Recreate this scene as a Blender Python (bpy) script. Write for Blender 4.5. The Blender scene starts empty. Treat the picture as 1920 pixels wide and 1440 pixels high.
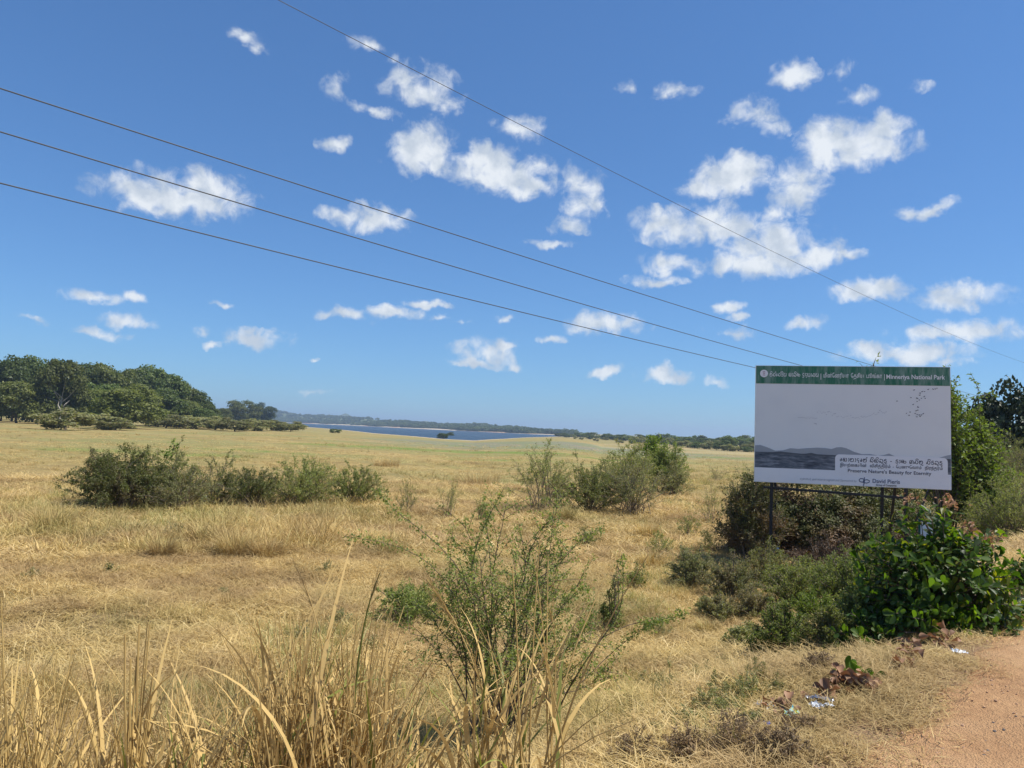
import bpy, math, random
import numpy as np
from mathutils import Matrix, Vector

rad = math.radians
scene = bpy.context.scene
COL = scene.collection

# ------------------------------------------------------------------ camera
EYE = np.array([0.0, 0.0, 2.6])
FPX = 1371.0                                   # focal length in pixels of the 1920 wide photograph
cam_data = bpy.data.cameras.new('camera')
cam_data.sensor_width = 36.0
cam_data.lens = 36.0 * FPX / 1920.0
cam_data.clip_start = 0.05
cam_data.clip_end = 40000.0
cam = bpy.data.objects.new('camera', cam_data)
COL.objects.link(cam)
CAM_ROT = Matrix.Rotation(rad(90 + 3.59), 4, 'X') @ Matrix.Rotation(rad(2.3), 4, 'Z')
cam.matrix_world = Matrix.Translation(Vector(EYE)) @ CAM_ROT
scene.camera = cam
CR = np.array(CAM_ROT.to_3x3())

def ray(px, py):
    d = CR @ np.array([(px - 960) / FPX, -(py - 720) / FPX, -1.0])
    return d / np.linalg.norm(d)

def azel(px, py):
    d = ray(px, py)
    return math.atan2(d[0], d[1]), math.asin(d[2])

# ------------------------------------------------------------------ sun, sky, exposure
SUN_EL, SUN_AZ = rad(60), rad(96)              # azimuth measured from +Y (view direction) towards +X
sun_vec = Vector((math.sin(SUN_AZ) * math.cos(SUN_EL), math.cos(SUN_AZ) * math.cos(SUN_EL), math.sin(SUN_EL)))
sun_data = bpy.data.lights.new('sun', 'SUN')
sun_data.energy = 5.0
sun_data.angle = rad(0.53)
sun_data.color = (1.0, 0.955, 0.88)
sun = bpy.data.objects.new('sun', sun_data)
sun.rotation_euler = sun_vec.to_track_quat('Z', 'Y').to_euler()
COL.objects.link(sun)

scene.view_settings.view_transform = 'Standard'
scene.view_settings.look = 'None'
scene.view_settings.exposure = 0.38
scene.view_settings.gamma = 1.0
scene.view_settings.use_curve_mapping = False
scene.cycles.max_bounces = 6
scene.cycles.diffuse_bounces = 3
scene.cycles.glossy_bounces = 2
scene.cycles.transmission_bounces = 3
scene.cycles.volume_bounces = 0
scene.cycles.transparent_max_bounces = 4
scene.cycles.caustics_reflective = False
scene.cycles.caustics_refractive = False
scene.render.film_transparent = False

SKY_STRENGTH = 0.1
# clouds of the photograph as (x, y, half width, half height, thickness) read off it, turned into azimuth and elevation
CLOUDS = [
 (335,375,125,45,1),(390,360,60,40,1),(270,378,60,25,.8),(700,412,70,28,.9),(640,405,40,15,.6),
 (795,285,62,52,1),(770,265,40,30,.9),(825,310,30,30,.9),(940,325,80,45,1),(900,300,40,35,1),(1000,350,50,28,.9),
 (1085,345,40,35,.7),(1095,390,35,30,.7),(1070,425,35,18,.7),(975,245,55,25,.7),(800,175,60,45,.72),(770,150,35,30,.6),
 (700,203,40,12,.75),(640,272,32,18,.95),(700,95,40,18,.62),(735,115,14,16,.5),(465,70,32,22,.62),(490,90,20,20,.45),
 (630,165,25,35,.42),(1032,458,36,10,.75),
 (1620,280,85,50,1),(1560,270,60,45,1),(1660,240,45,30,1),(1540,300,50,40,.9),
 (1375,335,65,40,1),(1400,315,45,28,1),(1320,355,40,22,.9),(1505,335,55,45,.8),(1500,370,55,40,.8),(1450,405,40,20,.8),
 (1240,415,55,30,.9),(1330,430,110,40,1),(1440,460,100,40,1),(1540,480,60,28,.9),(1590,475,35,14,.8),(1410,500,100,28,1),
 (1245,500,45,22,.9),(1230,528,50,12,.8),(1625,545,85,25,.95),(1810,557,85,27,.95),(1740,392,50,16,.8),(1725,400,25,14,.6),
 (1480,145,42,32,.8),(1415,215,50,30,.62),(1460,240,30,15,.5),(1610,180,35,18,.65),(1580,130,25,20,.45),(1720,165,25,12,.4),
 (1260,175,40,18,.72),(1185,165,22,14,.55),(1800,625,110,25,.85),(1700,665,120,22,.95),(1780,685,40,14,.6),
 (1140,612,65,25,1),(1038,637,24,10,.85),(1365,577,28,12,.85),(1380,597,22,7,.75),(1370,625,40,14,.55),(1515,612,38,14,.65),
 (915,665,60,25,.8),(890,680,45,12,.9),(950,655,30,15,.8),(960,685,14,9,.6),(1130,697,28,12,.95),(1250,703,50,16,.95),
 (1340,717,28,14,.7),(650,592,50,14,.95),(740,590,55,13,.85),(800,573,42,11,.95),(830,600,25,7,.6),(415,569,22,9,.95),
 (168,558,52,15,.95),(250,562,26,12,.95),(180,625,58,12,.95),(240,605,45,18,.85),(55,600,28,8,.65),(480,635,55,18,.95),
 (405,645,16,11,.85),(380,620,16,8,.65),(585,731,45,7,.55),(590,673,12,4,.7),(865,608,20,5,.55),(942,600,10,10,.85),
]

def build_world():
    w = bpy.data.worlds.new('World')
    scene.world = w
    w.use_nodes = True
    nt = w.node_tree
    nt.nodes.clear()
    N, L = nt.nodes.new, nt.links.new

    def put(sock, v):
        if isinstance(v, bpy.types.NodeSocket):
            L(v, sock)
        else:
            sock.default_value = v

    def math_(op, a, b=None, c=None, clamp=False):
        n = N('ShaderNodeMath'); n.operation = op; n.use_clamp = clamp
        put(n.inputs[0], a)
        if b is not None: put(n.inputs[1], b)
        if c is not None: put(n.inputs[2], c)
        return n.outputs[0]

    def vmath(op, a, b=None, c=None, out=0):
        n = N('ShaderNodeVectorMath'); n.operation = op
        put(n.inputs[0], a)
        if b is not None: put(n.inputs[1], b)
        if c is not None: put(n.inputs[2], c)
        return n.outputs[out]

    sky = N('ShaderNodeTexSky')
    sky.sky_type = 'NISHITA'
    sky.sun_disc = False
    sky.sun_elevation = SUN_EL
    sky.sun_rotation = SUN_AZ
    sky.altitude = 100
    sky.air_density = 1.0
    sky.dust_density = 0.15
    sky.ozone_density = 3.0

    tc = N('ShaderNodeTexCoord')
    d = vmath('NORMALIZE', tc.outputs['Generated'])
    sep = N('ShaderNodeSeparateXYZ'); L(d, sep.inputs[0])
    az = math_('ARCTAN2', sep.outputs[0], sep.outputs[1])
    el = math_('ARCSINE', sep.outputs[2])
    azw = math_('WRAP', az, rad(45), rad(-45))           # the same kind of cloud field goes on all round
    n1 = N('ShaderNodeTexNoise'); n1.inputs['Scale'].default_value = 22; n1.inputs['Detail'].default_value = 5
    n1.inputs['Roughness'].default_value = .6
    L(d, n1.inputs['Vector'])
    off = vmath('MULTIPLY_ADD', n1.outputs['Color'], (.045, .036, 0), (-.0225, -.018, 0))
    comb = N('ShaderNodeCombineXYZ'); L(azw, comb.inputs[0]); L(el, comb.inputs[1])
    p = vmath('ADD', comb.outputs[0], off)
    field = None
    for cx, cy, rx, ry, amp in CLOUDS:
        a, e = azel(cx, cy)
        a1, _ = azel(cx + rx, cy)
        _, e1 = azel(cx, cy - ry)
        ra, re = max(abs(a1 - a), .003) * 1.42, max(abs(e1 - e), .003) * 1.42
        q = vmath('MULTIPLY_ADD', p, (1 / ra, 1 / re, 0), (-a / ra, -e / re, 0))
        q = vmath('MAXIMUM', q, vmath('MULTIPLY', q, (-1, -1.35, 0)))      # flatter underneath
        l = vmath('LENGTH', q, out=1)
        g = math_('MULTIPLY_ADD', l, -amp, amp)
        field = g if field is None else math_('MAXIMUM', field, g)
    # high clouds well above the frame carry on the same sky
    n3 = N('ShaderNodeTexNoise'); n3.inputs['Scale'].default_value = 4.5; n3.inputs['Detail'].default_value = 4
    L(d, n3.inputs['Vector'])
    hi = math_('MULTIPLY', math_('SUBTRACT', n3.outputs[0], .6), 3.0)
    him = math_('MULTIPLY', math_('SUBTRACT', el, rad(41)), 9.0, clamp=True)
    hi = math_('SUBTRACT', math_('MULTIPLY', math_('ADD', hi, 1.0), him), 1.0)
    field = math_('MAXIMUM', field, hi)
    n2 = N('ShaderNodeTexNoise'); n2.inputs['Scale'].default_value = 38; n2.inputs['Detail'].default_value = 9
    n2.inputs['Roughness'].default_value = .57; n2.inputs['Distortion'].default_value = .35
    L(d, n2.inputs['Vector'])
    fb = math_('MULTIPLY_ADD', n2.outputs[0], 1.75, -.875)
    dens = math_('ADD', math_('MINIMUM', field, .78), fb)
    mr = N('ShaderNodeMapRange'); mr.interpolation_type = 'SMOOTHSTEP'
    put(mr.inputs[0], dens); mr.inputs[1].default_value = .03; mr.inputs[2].default_value = .78
    alpha = math_('MULTIPLY', mr.outputs[0], .93)
    gate = math_('MULTIPLY', math_('ADD', field, .02), 14.0, clamp=True)
    alpha = math_('MULTIPLY', alpha, gate)
    # sunlit and shaded sides of the billows, painted into the cloud colour
    ns = []
    for dv in ((0, 0, 0), (.009, -.002, .014)):
        n4 = N('ShaderNodeTexNoise'); n4.inputs['Scale'].default_value = 26; n4.inputs['Detail'].default_value = 5
        L(vmath('ADD', d, dv), n4.inputs['Vector'])
        ns.append(n4.outputs[0])
    t = math_('MULTIPLY_ADD', math_('SUBTRACT', ns[0], ns[1]), 4.6, .56, clamp=True)
    cm = N('ShaderNodeMix'); cm.data_type = 'RGBA'
    put(cm.inputs[0], t)
    k = 1 / SKY_STRENGTH
    cm.inputs[6].default_value = (.46 * k, .515 * k, .585 * k, 1)
    cm.inputs[7].default_value = (.68 * k, .71 * k, .74 * k, 1)
    tint = N('ShaderNodeMix'); tint.data_type = 'RGBA'; tint.blend_type = 'MULTIPLY'
    tint.inputs[0].default_value = 1.0
    gm = N('ShaderNodeGamma'); gm.inputs['Gamma'].default_value = .8      # the camera's own flattening of a bright sky
    L(sky.outputs[0], gm.inputs['Color'])
    L(gm.outputs[0], tint.inputs[6]); tint.inputs[7].default_value = (0.575, 0.96, 1.42, 1)
    mx = N('ShaderNodeMix'); mx.data_type = 'RGBA'
    put(mx.inputs[0], alpha)
    L(tint.outputs[2], mx.inputs[6]); L(cm.outputs[2], mx.inputs[7])
    bg = N('ShaderNodeBackground'); bg.inputs['Strength'].default_value = SKY_STRENGTH
    L(mx.outputs[2], bg.inputs['Color'])
    out = N('ShaderNodeOutputWorld'); L(bg.outputs[0], out.inputs[0])

build_world()

# ------------------------------------------------------------------ small helpers
def smooth(a, b, x):
    t = np.clip((x - a) / (b - a), 0, 1)
    return t * t * (3 - 2 * t)

def wob(x, y, s, seed=0.0):
    """cheap smooth noise about -1..1"""
    return (np.sin(x * s * 1.0 + 1.3 * np.sin(y * s * .7 + seed) + seed) * np.cos(y * s * 1.13 + 1.7 * np.sin(x * s * .53 - seed) + 2 * seed)
            + .5 * np.sin(x * s * 2.3 - y * s * 1.9 + 3 * seed) * np.cos(x * s * 1.7 + y * s * 2.7 - seed)) / 1.3

# profile of the land by direction: (photo x, level it falls to, distance at which it does, further drop under the lake)
PROF = [(-900, -.5, 300, 0), (440, -.8, 300, 0), (500, -2.2, 900, .6), (525, -3, 1000, 2), (570, -3, 800, 2), (700, -3, 468, 2), (830, -3, 349, 2),
        (890, -3, 334, 2), (950, -3, 451, 2), (1020, -3, 700, 2), (1055, -3, 900, 1.5), (1085, -2.4, 600, 0), (1130, -2.4, 300, 0), (1300, -2.4, 250, 0), (2300, -1.2, 250, 0)]
_paz = np.array([math.atan2(ray(min(max(p[0], -900), 2300), 806)[0], ray(p[0], 806)[1]) for p in PROF])
_pz = np.array([p[1] for p in PROF]); _pr = np.array([p[2] for p in PROF], float); _pu = np.array([p[3] for p in PROF], float)

def road_s(x, y):
    """distance from the dirt road's edge towards the field"""
    return (y - x - 2.0) / math.sqrt(2)

def ground_z(x, y):
    x = np.asarray(x, float); y = np.asarray(y, float)
    r = np.hypot(x, y); a = np.arctan2(x, y)
    zt = np.interp(a, _paz, _pz); rs = np.interp(a, _paz, _pr); u = np.interp(a, _paz, _pu)
    z = zt * np.clip((r - 35) / (rs - 35), 0, 1) - u * smooth(1.0, 1.35, r / rs)
    s = road_s(x, y)
    bank = 1 - smooth(.15, 3.3, s + .25 * wob(x, y, .9, 2.0))
    z = z + bank
    amp = smooth(.4, 3, s) * (1 - smooth(120, 260, r))
    z = z + amp * (.05 * wob(x, y, .45, 1.1) + .03 * wob(x, y, 1.4, 4.1) + .07 * wob(x, y, .11, .4) * smooth(10, 40, r))
    z = z + .02 * wob(x, y, 2.1, 3.3) * (1 - smooth(-.2, .6, s)) * (s > -3)
    return z

def place(px, py):
    """the point of the ground seen at a pixel of the photograph"""
    d = ray(px, py)
    t0 = .5
    for _ in range(4000):
        t1 = t0 * 1.01 + .01
        q = EYE + d * t1
        if q[2] < float(ground_z(q[0], q[1])):
            lo, hi = t0, t1
            for _ in range(30):
                m = (lo + hi) / 2
                q = EYE + d * m
                if q[2] < float(ground_z(q[0], q[1])): hi = m
                else: lo = m
            q = EYE + d * hi
            return np.array([q[0], q[1], float(ground_z(q[0], q[1]))])
        t0 = t1
        if t0 > 9000: break
    raise ValueError('no ground at %s %s' % (px, py))

def at_depth(px, py, depth):
    d = ray(px, py)
    return EYE + d * (depth / d[1])

def on_ground(x, y, dz=0.0):
    return np.array([x, y, float(ground_z(x, y)) + dz])

def px_to_m(p):
    """metres covered by one photo pixel at a point"""
    return float(np.linalg.norm(np.asarray(p) - EYE)) / FPX

class MB:
    """collects triangles and quads and links them as one mesh object"""
    def __init__(self): self.V = []; self.F = []; self.n = 0; self.mi = []
    def add(self, V, F, mi=0):
        V = np.asarray(V, float).reshape(-1, 3); F = np.asarray(F, int)
        if len(F) == 0: return self
        self.V.append(V); self.F.append(F + self.n); self.mi.append(np.full(len(F), mi)); self.n += len(V)
        return self
    def poly(self, V, mi=0):
        return self.add(V, [list(range(len(V)))], mi)
    def box(self, lo, hi, mi=0):
        x0, y0, z0 = lo; x1, y1, z1 = hi
        V = [(x0,y0,z0),(x1,y0,z0),(x1,y1,z0),(x0,y1,z0),(x0,y0,z1),(x1,y0,z1),(x1,y1,z1),(x0,y1,z1)]
        return self.add(V, [(0,3,2,1),(4,5,6,7),(0,1,5,4),(1,2,6,5),(2,3,7,6),(3,0,4,7)], mi)
    def mesh(self, name, mats=(), smooth_=False):
        me = bpy.data.meshes.new(name)
        V = np.concatenate(self.V) if self.V else np.zeros((0, 3))
        me.vertices.add(len(V)); me.vertices.foreach_set('co', V.ravel().astype(np.float32))
        tot = np.concatenate([np.full(len(f), f.shape[1]) for f in self.F]) if self.F else np.zeros(0, int)
        loops = np.concatenate([f.ravel() for f in self.F]) if self.F else np.zeros(0, int)
        me.loops.add(len(loops)); me.loops.foreach_set('vertex_index', loops.astype(np.int32))
        me.polygons.add(len(tot))
        start = np.concatenate([[0], np.cumsum(tot)[:-1]]) if len(tot) else tot
        me.polygons.foreach_set('loop_start', start.astype(np.int32))
        me.polygons.foreach_set('loop_total', tot.astype(np.int32))
        if self.mi: me.polygons.foreach_set('material_index', np.concatenate(self.mi).astype(np.int32))
        me.polygons.foreach_set('use_smooth', np.full(len(tot), bool(smooth_)))
        for m in (mats if isinstance(mats, (list, tuple)) else [mats]): me.materials.append(m)
        me.update(calc_edges=True)
        return me

def obj(name, me, parent=None, loc=None, rot=None, scale=None):
    o = bpy.data.objects.new(name, me)
    COL.objects.link(o)
    if parent is not None: o.parent = parent
    if loc is not None: o.location = tuple(float(c) for c in loc)
    if rot is not None: o.rotation_euler = rot
    if scale is not None: o.scale = scale if hasattr(scale, '__len__') else (scale,) * 3
    return o

def tag(o, label=None, cat=None, group=None, kind=None):
    if label: o['label'] = label
    if cat: o['category'] = cat
    if group: o['group'] = group
    if kind: o['kind'] = kind
    return o

def thing(name, label, cat, loc, group=None, rotz=0.0, scale=None):
    return tag(obj(name, None, None, loc, (0, 0, rotz), scale), label, cat, group)

def copy_tree(o, parent=None):
    c = o.copy(); COL.objects.link(c)
    if parent is not None: c.parent = parent
    for ch in list(o.children): copy_tree(ch, c)
    return c

def nrm(v):
    return v / np.maximum(np.linalg.norm(v, axis=-1, keepdims=True), 1e-9)

def tube(P, R, k=4):
    """swept tube along the points P with radii R; closed to a point at the end when the last radius is tiny"""
    P = np.asarray(P, float); n = len(P); R = np.broadcast_to(np.asarray(R, float), (n,))
    T = nrm(np.gradient(P, axis=0))
    ref = np.where(np.abs(T[:, 2:3]) > .9, np.array([[1., 0, 0]]), np.array([[0, 0, 1.]]))
    A = nrm(np.cross(T, ref)); B = np.cross(T, A)
    th = np.arange(k) * 2 * np.pi / k
    V = P[:, None] + R[:, None, None] * (np.cos(th)[None, :, None] * A[:, None] + np.sin(th)[None, :, None] * B[:, None])
    i = np.arange(n - 1)[:, None] * k; j = np.arange(k)[None]
    F = np.stack([i + j, i + (j + 1) % k, i + k + (j + 1) % k, i + k + j], -1).reshape(-1, 4)
    return V.reshape(-1, 3), F

def many_tubes(P, R, k=3):
    """P (m,n,3), R (m,n): m tubes at once"""
    m, n, _ = P.shape
    T = nrm(np.gradient(P, axis=1))
    ref = np.where(np.abs(T[..., 2:3]) > .9, np.array([1., 0, 0]), np.array([0, 0, 1.]))
    A = nrm(np.cross(T, ref)); B = np.cross(T, A)
    th = np.arange(k) * 2 * np.pi / k
    V = P[:, :, None] + R[:, :, None, None] * (np.cos(th)[:, None] * A[:, :, None] + np.sin(th)[:, None] * B[:, :, None])
    a = np.arange(m)[:, None, None] * n * k; i = np.arange(n - 1)[None, :, None] * k; j = np.arange(k)[None, None]
    F = np.stack([a + i + j, a + i + (j + 1) % k, a + i + k + (j + 1) % k, a + i + k + j], -1).reshape(-1, 4)
    return V.reshape(-1, 3), F

def rand_dir(rs, n):
    return nrm(rs.normal(size=(n, 3)))

def instances(protoV, protoF, pos, axis, normal, scale):
    """proto: +Y is the length axis, +Z the face; one copy per pos"""
    axis = nrm(axis)
    side = nrm(np.cross(axis, normal)); nn = np.cross(side, axis)
    M = np.stack([side, axis, nn], -1)                          # columns
    S = np.broadcast_to(np.asarray(scale, float).reshape(-1, 1, 1), (len(pos), 1, 1))
    V = np.einsum('nij,vj->nvi', M, protoV) * S + pos[:, None]
    F = (protoF[None] + (np.arange(len(pos)) * len(protoV))[:, None, None]).reshape(-1, protoF.shape[1])
    return V.reshape(-1, 3), F

def diamond(w=.5, fold=.08):
    V = np.array([(0, 0, 0), (w / 2, .45, fold), (0, 1, 0), (-w / 2, .45, fold)], float)
    return V, np.array([(0, 1, 2), (0, 2, 3)])

LEAF = diamond(.5); NARROW = diamond(.3); CLUMP = diamond(.85, .2)

def blades(rs, base, az, length, lean, curl, width, nseg=3, taper=.25, flop=0.0):
    """ribbons: base (n,3); lean = angle from vertical at the root, curl = further bend along the blade"""
    n = len(base)
    az, length, lean, curl, width = [np.broadcast_to(np.asarray(v, float), (n,)) for v in (az, length, lean, curl, width)]
    t = np.linspace(0, 1, nseg + 1)
    ang = lean[:, None] + curl[:, None] * t[None] ** 1.3
    mid = (ang[:, 1:] + ang[:, :-1]) / 2
    seg = length[:, None] / nseg
    hx = np.concatenate([np.zeros((n, 1)), np.cumsum(np.sin(mid) * seg, 1)], 1)
    hz = np.concatenate([np.zeros((n, 1)), np.cumsum(np.cos(mid) * seg, 1)], 1)
    dx, dy = np.cos(az)[:, None], np.sin(az)[:, None]
    C = np.stack([base[:, :1] + hx * dx, base[:, 1:2] + hx * dy, base[:, 2:] + hz], -1)
    tw = az + np.pi / 2 + rs.uniform(-.7, .7, n)
    side = np.stack([np.cos(tw), np.sin(tw), rs.uniform(-.35, .35, n)], -1)
    wt = width[:, None] * np.where(t < .4, 1, 1 - (t - .4) / .6 * (1 - taper))[None] / 2
    Lv = C - side[:, None] * wt[..., None]; Rv = C + side[:, None] * wt[..., None]
    V = np.stack([Lv, Rv], 2).reshape(n, -1, 3)
    m = 2 * (nseg + 1)
    a = (np.arange(n) * m)[:, None]; i = np.arange(nseg)[None] * 2
    F = np.stack([a + i, a + i + 1, a + i + 3, a + i + 2], -1).reshape(-1, 4)
    return V.reshape(-1, 3), F

# ------------------------------------------------------------------ materials
class NT:
    def __init__(self, name):
        self.m = bpy.data.materials.new(name); self.m.use_nodes = True
        self.t = self.m.node_tree; self.t.nodes.clear()
        self.out = self.t.nodes.new('ShaderNodeOutputMaterial')
    def n(self, kind, **kw):
        x = self.t.nodes.new('ShaderNode' + kind)
        for k, v in kw.items(): setattr(x, k, v)
        return x
    def put(self, sock, v):
        if isinstance(v, bpy.types.NodeSocket): self.t.links.new(v, sock)
        elif v is not None: sock.default_value = v
    def noise(self, scale, detail=4, rough=.55, vec=None, dist=0.0, color=False):
        x = self.n('TexNoise')
        x.inputs['Scale'].default_value = scale; x.inputs['Detail'].default_value = detail
        x.inputs['Roughness'].default_value = rough; x.inputs['Distortion'].default_value = dist
        if vec is not None: self.put(x.inputs['Vector'], vec)
        return x.outputs['Color' if color else 'Fac']
    def pos(self):
        return self.n('NewGeometry').outputs['Position']
    def scaled(self, vec, s):
        x = self.n('VectorMath', operation='MULTIPLY'); self.put(x.inputs[0], vec); x.inputs[1].default_value = s
        return x.outputs[0]
    def math(self, op, a, b=0.0, clamp=False):
        x = self.n('Math', operation=op, use_clamp=clamp); self.put(x.inputs[0], a); self.put(x.inputs[1], b)
        return x.outputs[0]
    def mapr(self, v, a, b, c=0.0, d=1.0):
        x = self.n('MapRange', interpolation_type='SMOOTHSTEP')
        self.put(x.inputs[0], v); x.inputs[1].default_value = a; x.inputs[2].default_value = b
        x.inputs[3].default_value = c; x.inputs[4].default_value = d
        return x.outputs[0]
    def mix(self, f, a, b, mode='MIX'):
        x = self.n('Mix', data_type='RGBA', blend_type=mode)
        self.put(x.inputs[0], f)
        for s, v in ((x.inputs[6], a), (x.inputs[7], b)):
            self.put(s, v if isinstance(v, bpy.types.NodeSocket) else (*v, 1))
        return x.outputs[2]
    def ramp(self, f, stops):
        x = self.n('ValToRGB'); cr = x.color_ramp
        while len(cr.elements) < len(stops): cr.elements.new(.5)
        for e, (p, c) in zip(cr.elements, stops): e.position = p; e.color = (*c, 1)
        self.put(x.inputs[0], f)
        return x.outputs[0]
    def bump(self, h, strength=.5, dist=.05):
        x = self.n('Bump'); x.inputs['Strength'].default_value = strength; x.inputs['Distance'].default_value = dist
        self.put(x.inputs['Height'], h)
        return x.outputs[0]
    def principled(self, col, rough=.8, normal=None, spec=.3, metal=0.0):
        x = self.n('BsdfPrincipled')
        self.put(x.inputs['Base Color'], col if isinstance(col, bpy.types.NodeSocket) else (*col, 1))
        self.put(x.inputs['Roughness'], rough); x.inputs['Specular IOR Level'].default_value = spec
        x.inputs['Metallic'].default_value = metal
        if normal is not None: self.put(x.inputs['Normal'], normal)
        return x.outputs[0]
    def finish(self, shader):
        self.t.links.new(shader, self.out.inputs['Surface']); return self.m

def plain(name, col, rough=.6, var=.12, scale=8, spec=.3, metal=0.0, bump=0.0):
    t = NT(name)
    f = t.noise(scale, 5, .6, t.n('TexCoord').outputs['Object'])
    c = t.mix(f, tuple(v * (1 - var) for v in col), tuple(min(1, v * (1 + var)) for v in col))
    nm = t.bump(f, bump, .02) if bump else None
    return t.finish(t.principled(c, rough, nm, spec, metal))

def leaf_mat(name, cols, trans=.35, tcol=None, rough=.5, spec=.3, patch=None, patch_scale=.5):
    """cols: stops across single leaves; trans: share of light let through; patch: another colour in patches"""
    t = NT(name)
    g = t.n('NewGeometry')
    c = t.ramp(g.outputs['Random Per Island'], cols)
    if patch is not None:
        f = t.mapr(t.noise(patch_scale, 3, .6, g.outputs['Position']), .48, .66)
        c = t.mix(f, c, patch)
    oi = t.n('ObjectInfo')
    hs = t.n('HueSaturation'); hs.inputs['Saturation'].default_value = 1
    t.put(hs.inputs['Value'], t.mapr(oi.outputs['Random'], 0, 1, .76, 1.24)); t.put(hs.inputs['Color'], c)
    c = hs.outputs[0]
    p = t.principled(c, rough, None, spec)
    tr = t.n('BsdfTranslucent')
    t.put(tr.inputs['Color'], t.mix(1.0, c, tcol or (1.3, 1.35, .6), 'MULTIPLY'))
    ms = t.n('MixShader'); ms.inputs[0].default_value = trans
    t.t.links.new(p, ms.inputs[1]); t.t.links.new(tr.outputs[0], ms.inputs[2])
    return t.finish(ms.outputs[0])

def straw_mat(name, cols, green=.0, trans=.25, brown=.35, gcol=(.38, .345, .125)):
    """dry grass: each blade its own tint, patches of browner and greener growth by place"""
    t = NT(name)
    g = t.n('NewGeometry')
    c = t.ramp(g.outputs['Random Per Island'], cols)
    p = g.outputs['Position']
    c = t.mix(t.mapr(t.noise(.55, 5, .65, p), .42, .60, 0, brown), c, (.42, .285, .135))
    c = t.mix(t.mapr(t.noise(.13, 5, .65, t.scaled(p, (1, 1, .2))), .43, .63, 0, green), c, gcol)
    pr = t.principled(c, .65, None, .25)
    tr = t.n('BsdfTranslucent'); t.put(tr.inputs['Color'], c)
    ms = t.n('MixShader'); ms.inputs[0].default_value = trans
    t.t.links.new(pr, ms.inputs[1]); t.t.links.new(tr.outputs[0], ms.inputs[2])
    return t.finish(ms.outputs[0])

M = {}
M['hay'] = straw_mat('dry hay', [(0, (.30, .20, .07)), (.35, (.60, .43, .165)), (.7, (.76, .575, .25)), (1, (.86, .69, .37))], .30, .3, .75)
M['straw'] = straw_mat('golden dry grass', [(0, (.30, .19, .06)), (.3, (.56, .39, .13)), (.75, (.72, .54, .23)), (1, (.44, .40, .15))], .7, .25, .7, (.27, .27, .085))
M['reed'] = straw_mat('dry reed grass', [(0, (.32, .19, .055)), (.4, (.53, .355, .115)), (.8, (.69, .50, .20)), (1, (.84, .67, .35))], .0, .2, .2)
M['reed_green'] = leaf_mat('green reed blade', [(0, (.16, .19, .04)), (1, (.30, .30, .08))], .35)
M['greengrass'] = leaf_mat('fresh grass', [(0, (.20, .22, .075)), (.5, (.36, .34, .13)), (1, (.60, .50, .22))], .3, patch=(.56, .43, .19), patch_scale=1.2)
M['thorn'] = leaf_mat('thorn scrub leaf', [(0, (.14, .165, .045)), (.5, (.22, .245, .075)), (1, (.31, .32, .115))], .45, patch=(.25, .225, .105), patch_scale=1.1)
M['grey_thorn'] = leaf_mat('grey green scrub leaf', [(0, (.17, .18, .08)), (.5, (.245, .255, .115)), (1, (.33, .31, .15))], .42, patch=(.28, .235, .125), patch_scale=1.5)
M['shrub'] = leaf_mat('small shrub leaf', [(0, (.12, .165, .04)), (.5, (.20, .245, .07)), (1, (.32, .335, .12))], .48)
M['bright'] = leaf_mat('bright leaf', [(0, (.10, .15, .02)), (1, (.20, .25, .045))], .4)
M['glossy'] = leaf_mat('glossy leaf', [(0, (.030, .062, .010)), (.5, (.055, .11, .016)), (.8, (.11, .16, .022)), (1, (.25, .23, .035))], .46, (2.2, 2.3, .5), .46, .35)
M['young'] = leaf_mat('reddish young leaf', [(0, (.30, .15, .08)), (1, (.46, .28, .16))], .35, (1.2, 1.1, .9))
M['tree'] = leaf_mat('tree foliage', [(0, (.066, .098, .026)), (.5, (.11, .15, .04)), (1, (.165, .195, .06))], .38)
M['tree_olive'] = leaf_mat('olive tree foliage', [(0, (.085, .10, .026)), (.5, (.13, .15, .04)), (1, (.19, .20, .06))], .38)
M['woodland'] = leaf_mat('far woodland', [(0, (.075, .105, .04)), (.5, (.12, .155, .06)), (1, (.19, .21, .09))], .25, patch=(.07, .10, .045), patch_scale=.006)
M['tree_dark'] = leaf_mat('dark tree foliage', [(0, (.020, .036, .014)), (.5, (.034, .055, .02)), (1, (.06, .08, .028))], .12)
M['vine'] = leaf_mat('creeper leaf', [(0, (.045, .055, .018)), (.5, (.08, .092, .028)), (1, (.15, .15, .05))], .3, patch=(.13, .075, .035), patch_scale=.9)  # leaf colour darkened to stand in for the thicket's overhang shade
M['deadvine'] = leaf_mat('dead creeper', [(0, (.075, .045, .025)), (.6, (.14, .08, .04)), (1, (.22, .14, .08))], .2, (1, 1, 1))  # darkened too, shade of the thicket put into the colour
M['dark_thorn'] = leaf_mat('dark olive scrub leaf', [(0, (.10, .115, .035)), (.5, (.16, .18, .055)), (1, (.26, .265, .095))], .42, patch=(.16, .135, .07), patch_scale=1.3)
M['deadweed'] = leaf_mat('dead weed', [(0, (.20, .13, .065)), (.6, (.33, .22, .11)), (1, (.46, .33, .17))], .25, (1, 1, 1))
M['twig'] = plain('grey twig bark', (.19, .15, .11), .9, .3, 20)
M['stemred'] = plain('brown stem', (.13, .095, .07), .85, .3, 20)
M['bark'] = plain('tree bark', (.15, .12, .09), .9, .3, 3)
M['palebark'] = plain('pale bark', (.40, .36, .30), .85, .2, 3)
M['deadleaf'] = leaf_mat('dead brown leaf', [(0, (.15, .08, .045)), (.5, (.26, .14, .075)), (1, (.40, .25, .14))], .15, (1.2, .9, .7), .6)
M['steel'] = plain('black painted steel', (.018, .018, .02), .5, .3, 10, .4)
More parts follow.
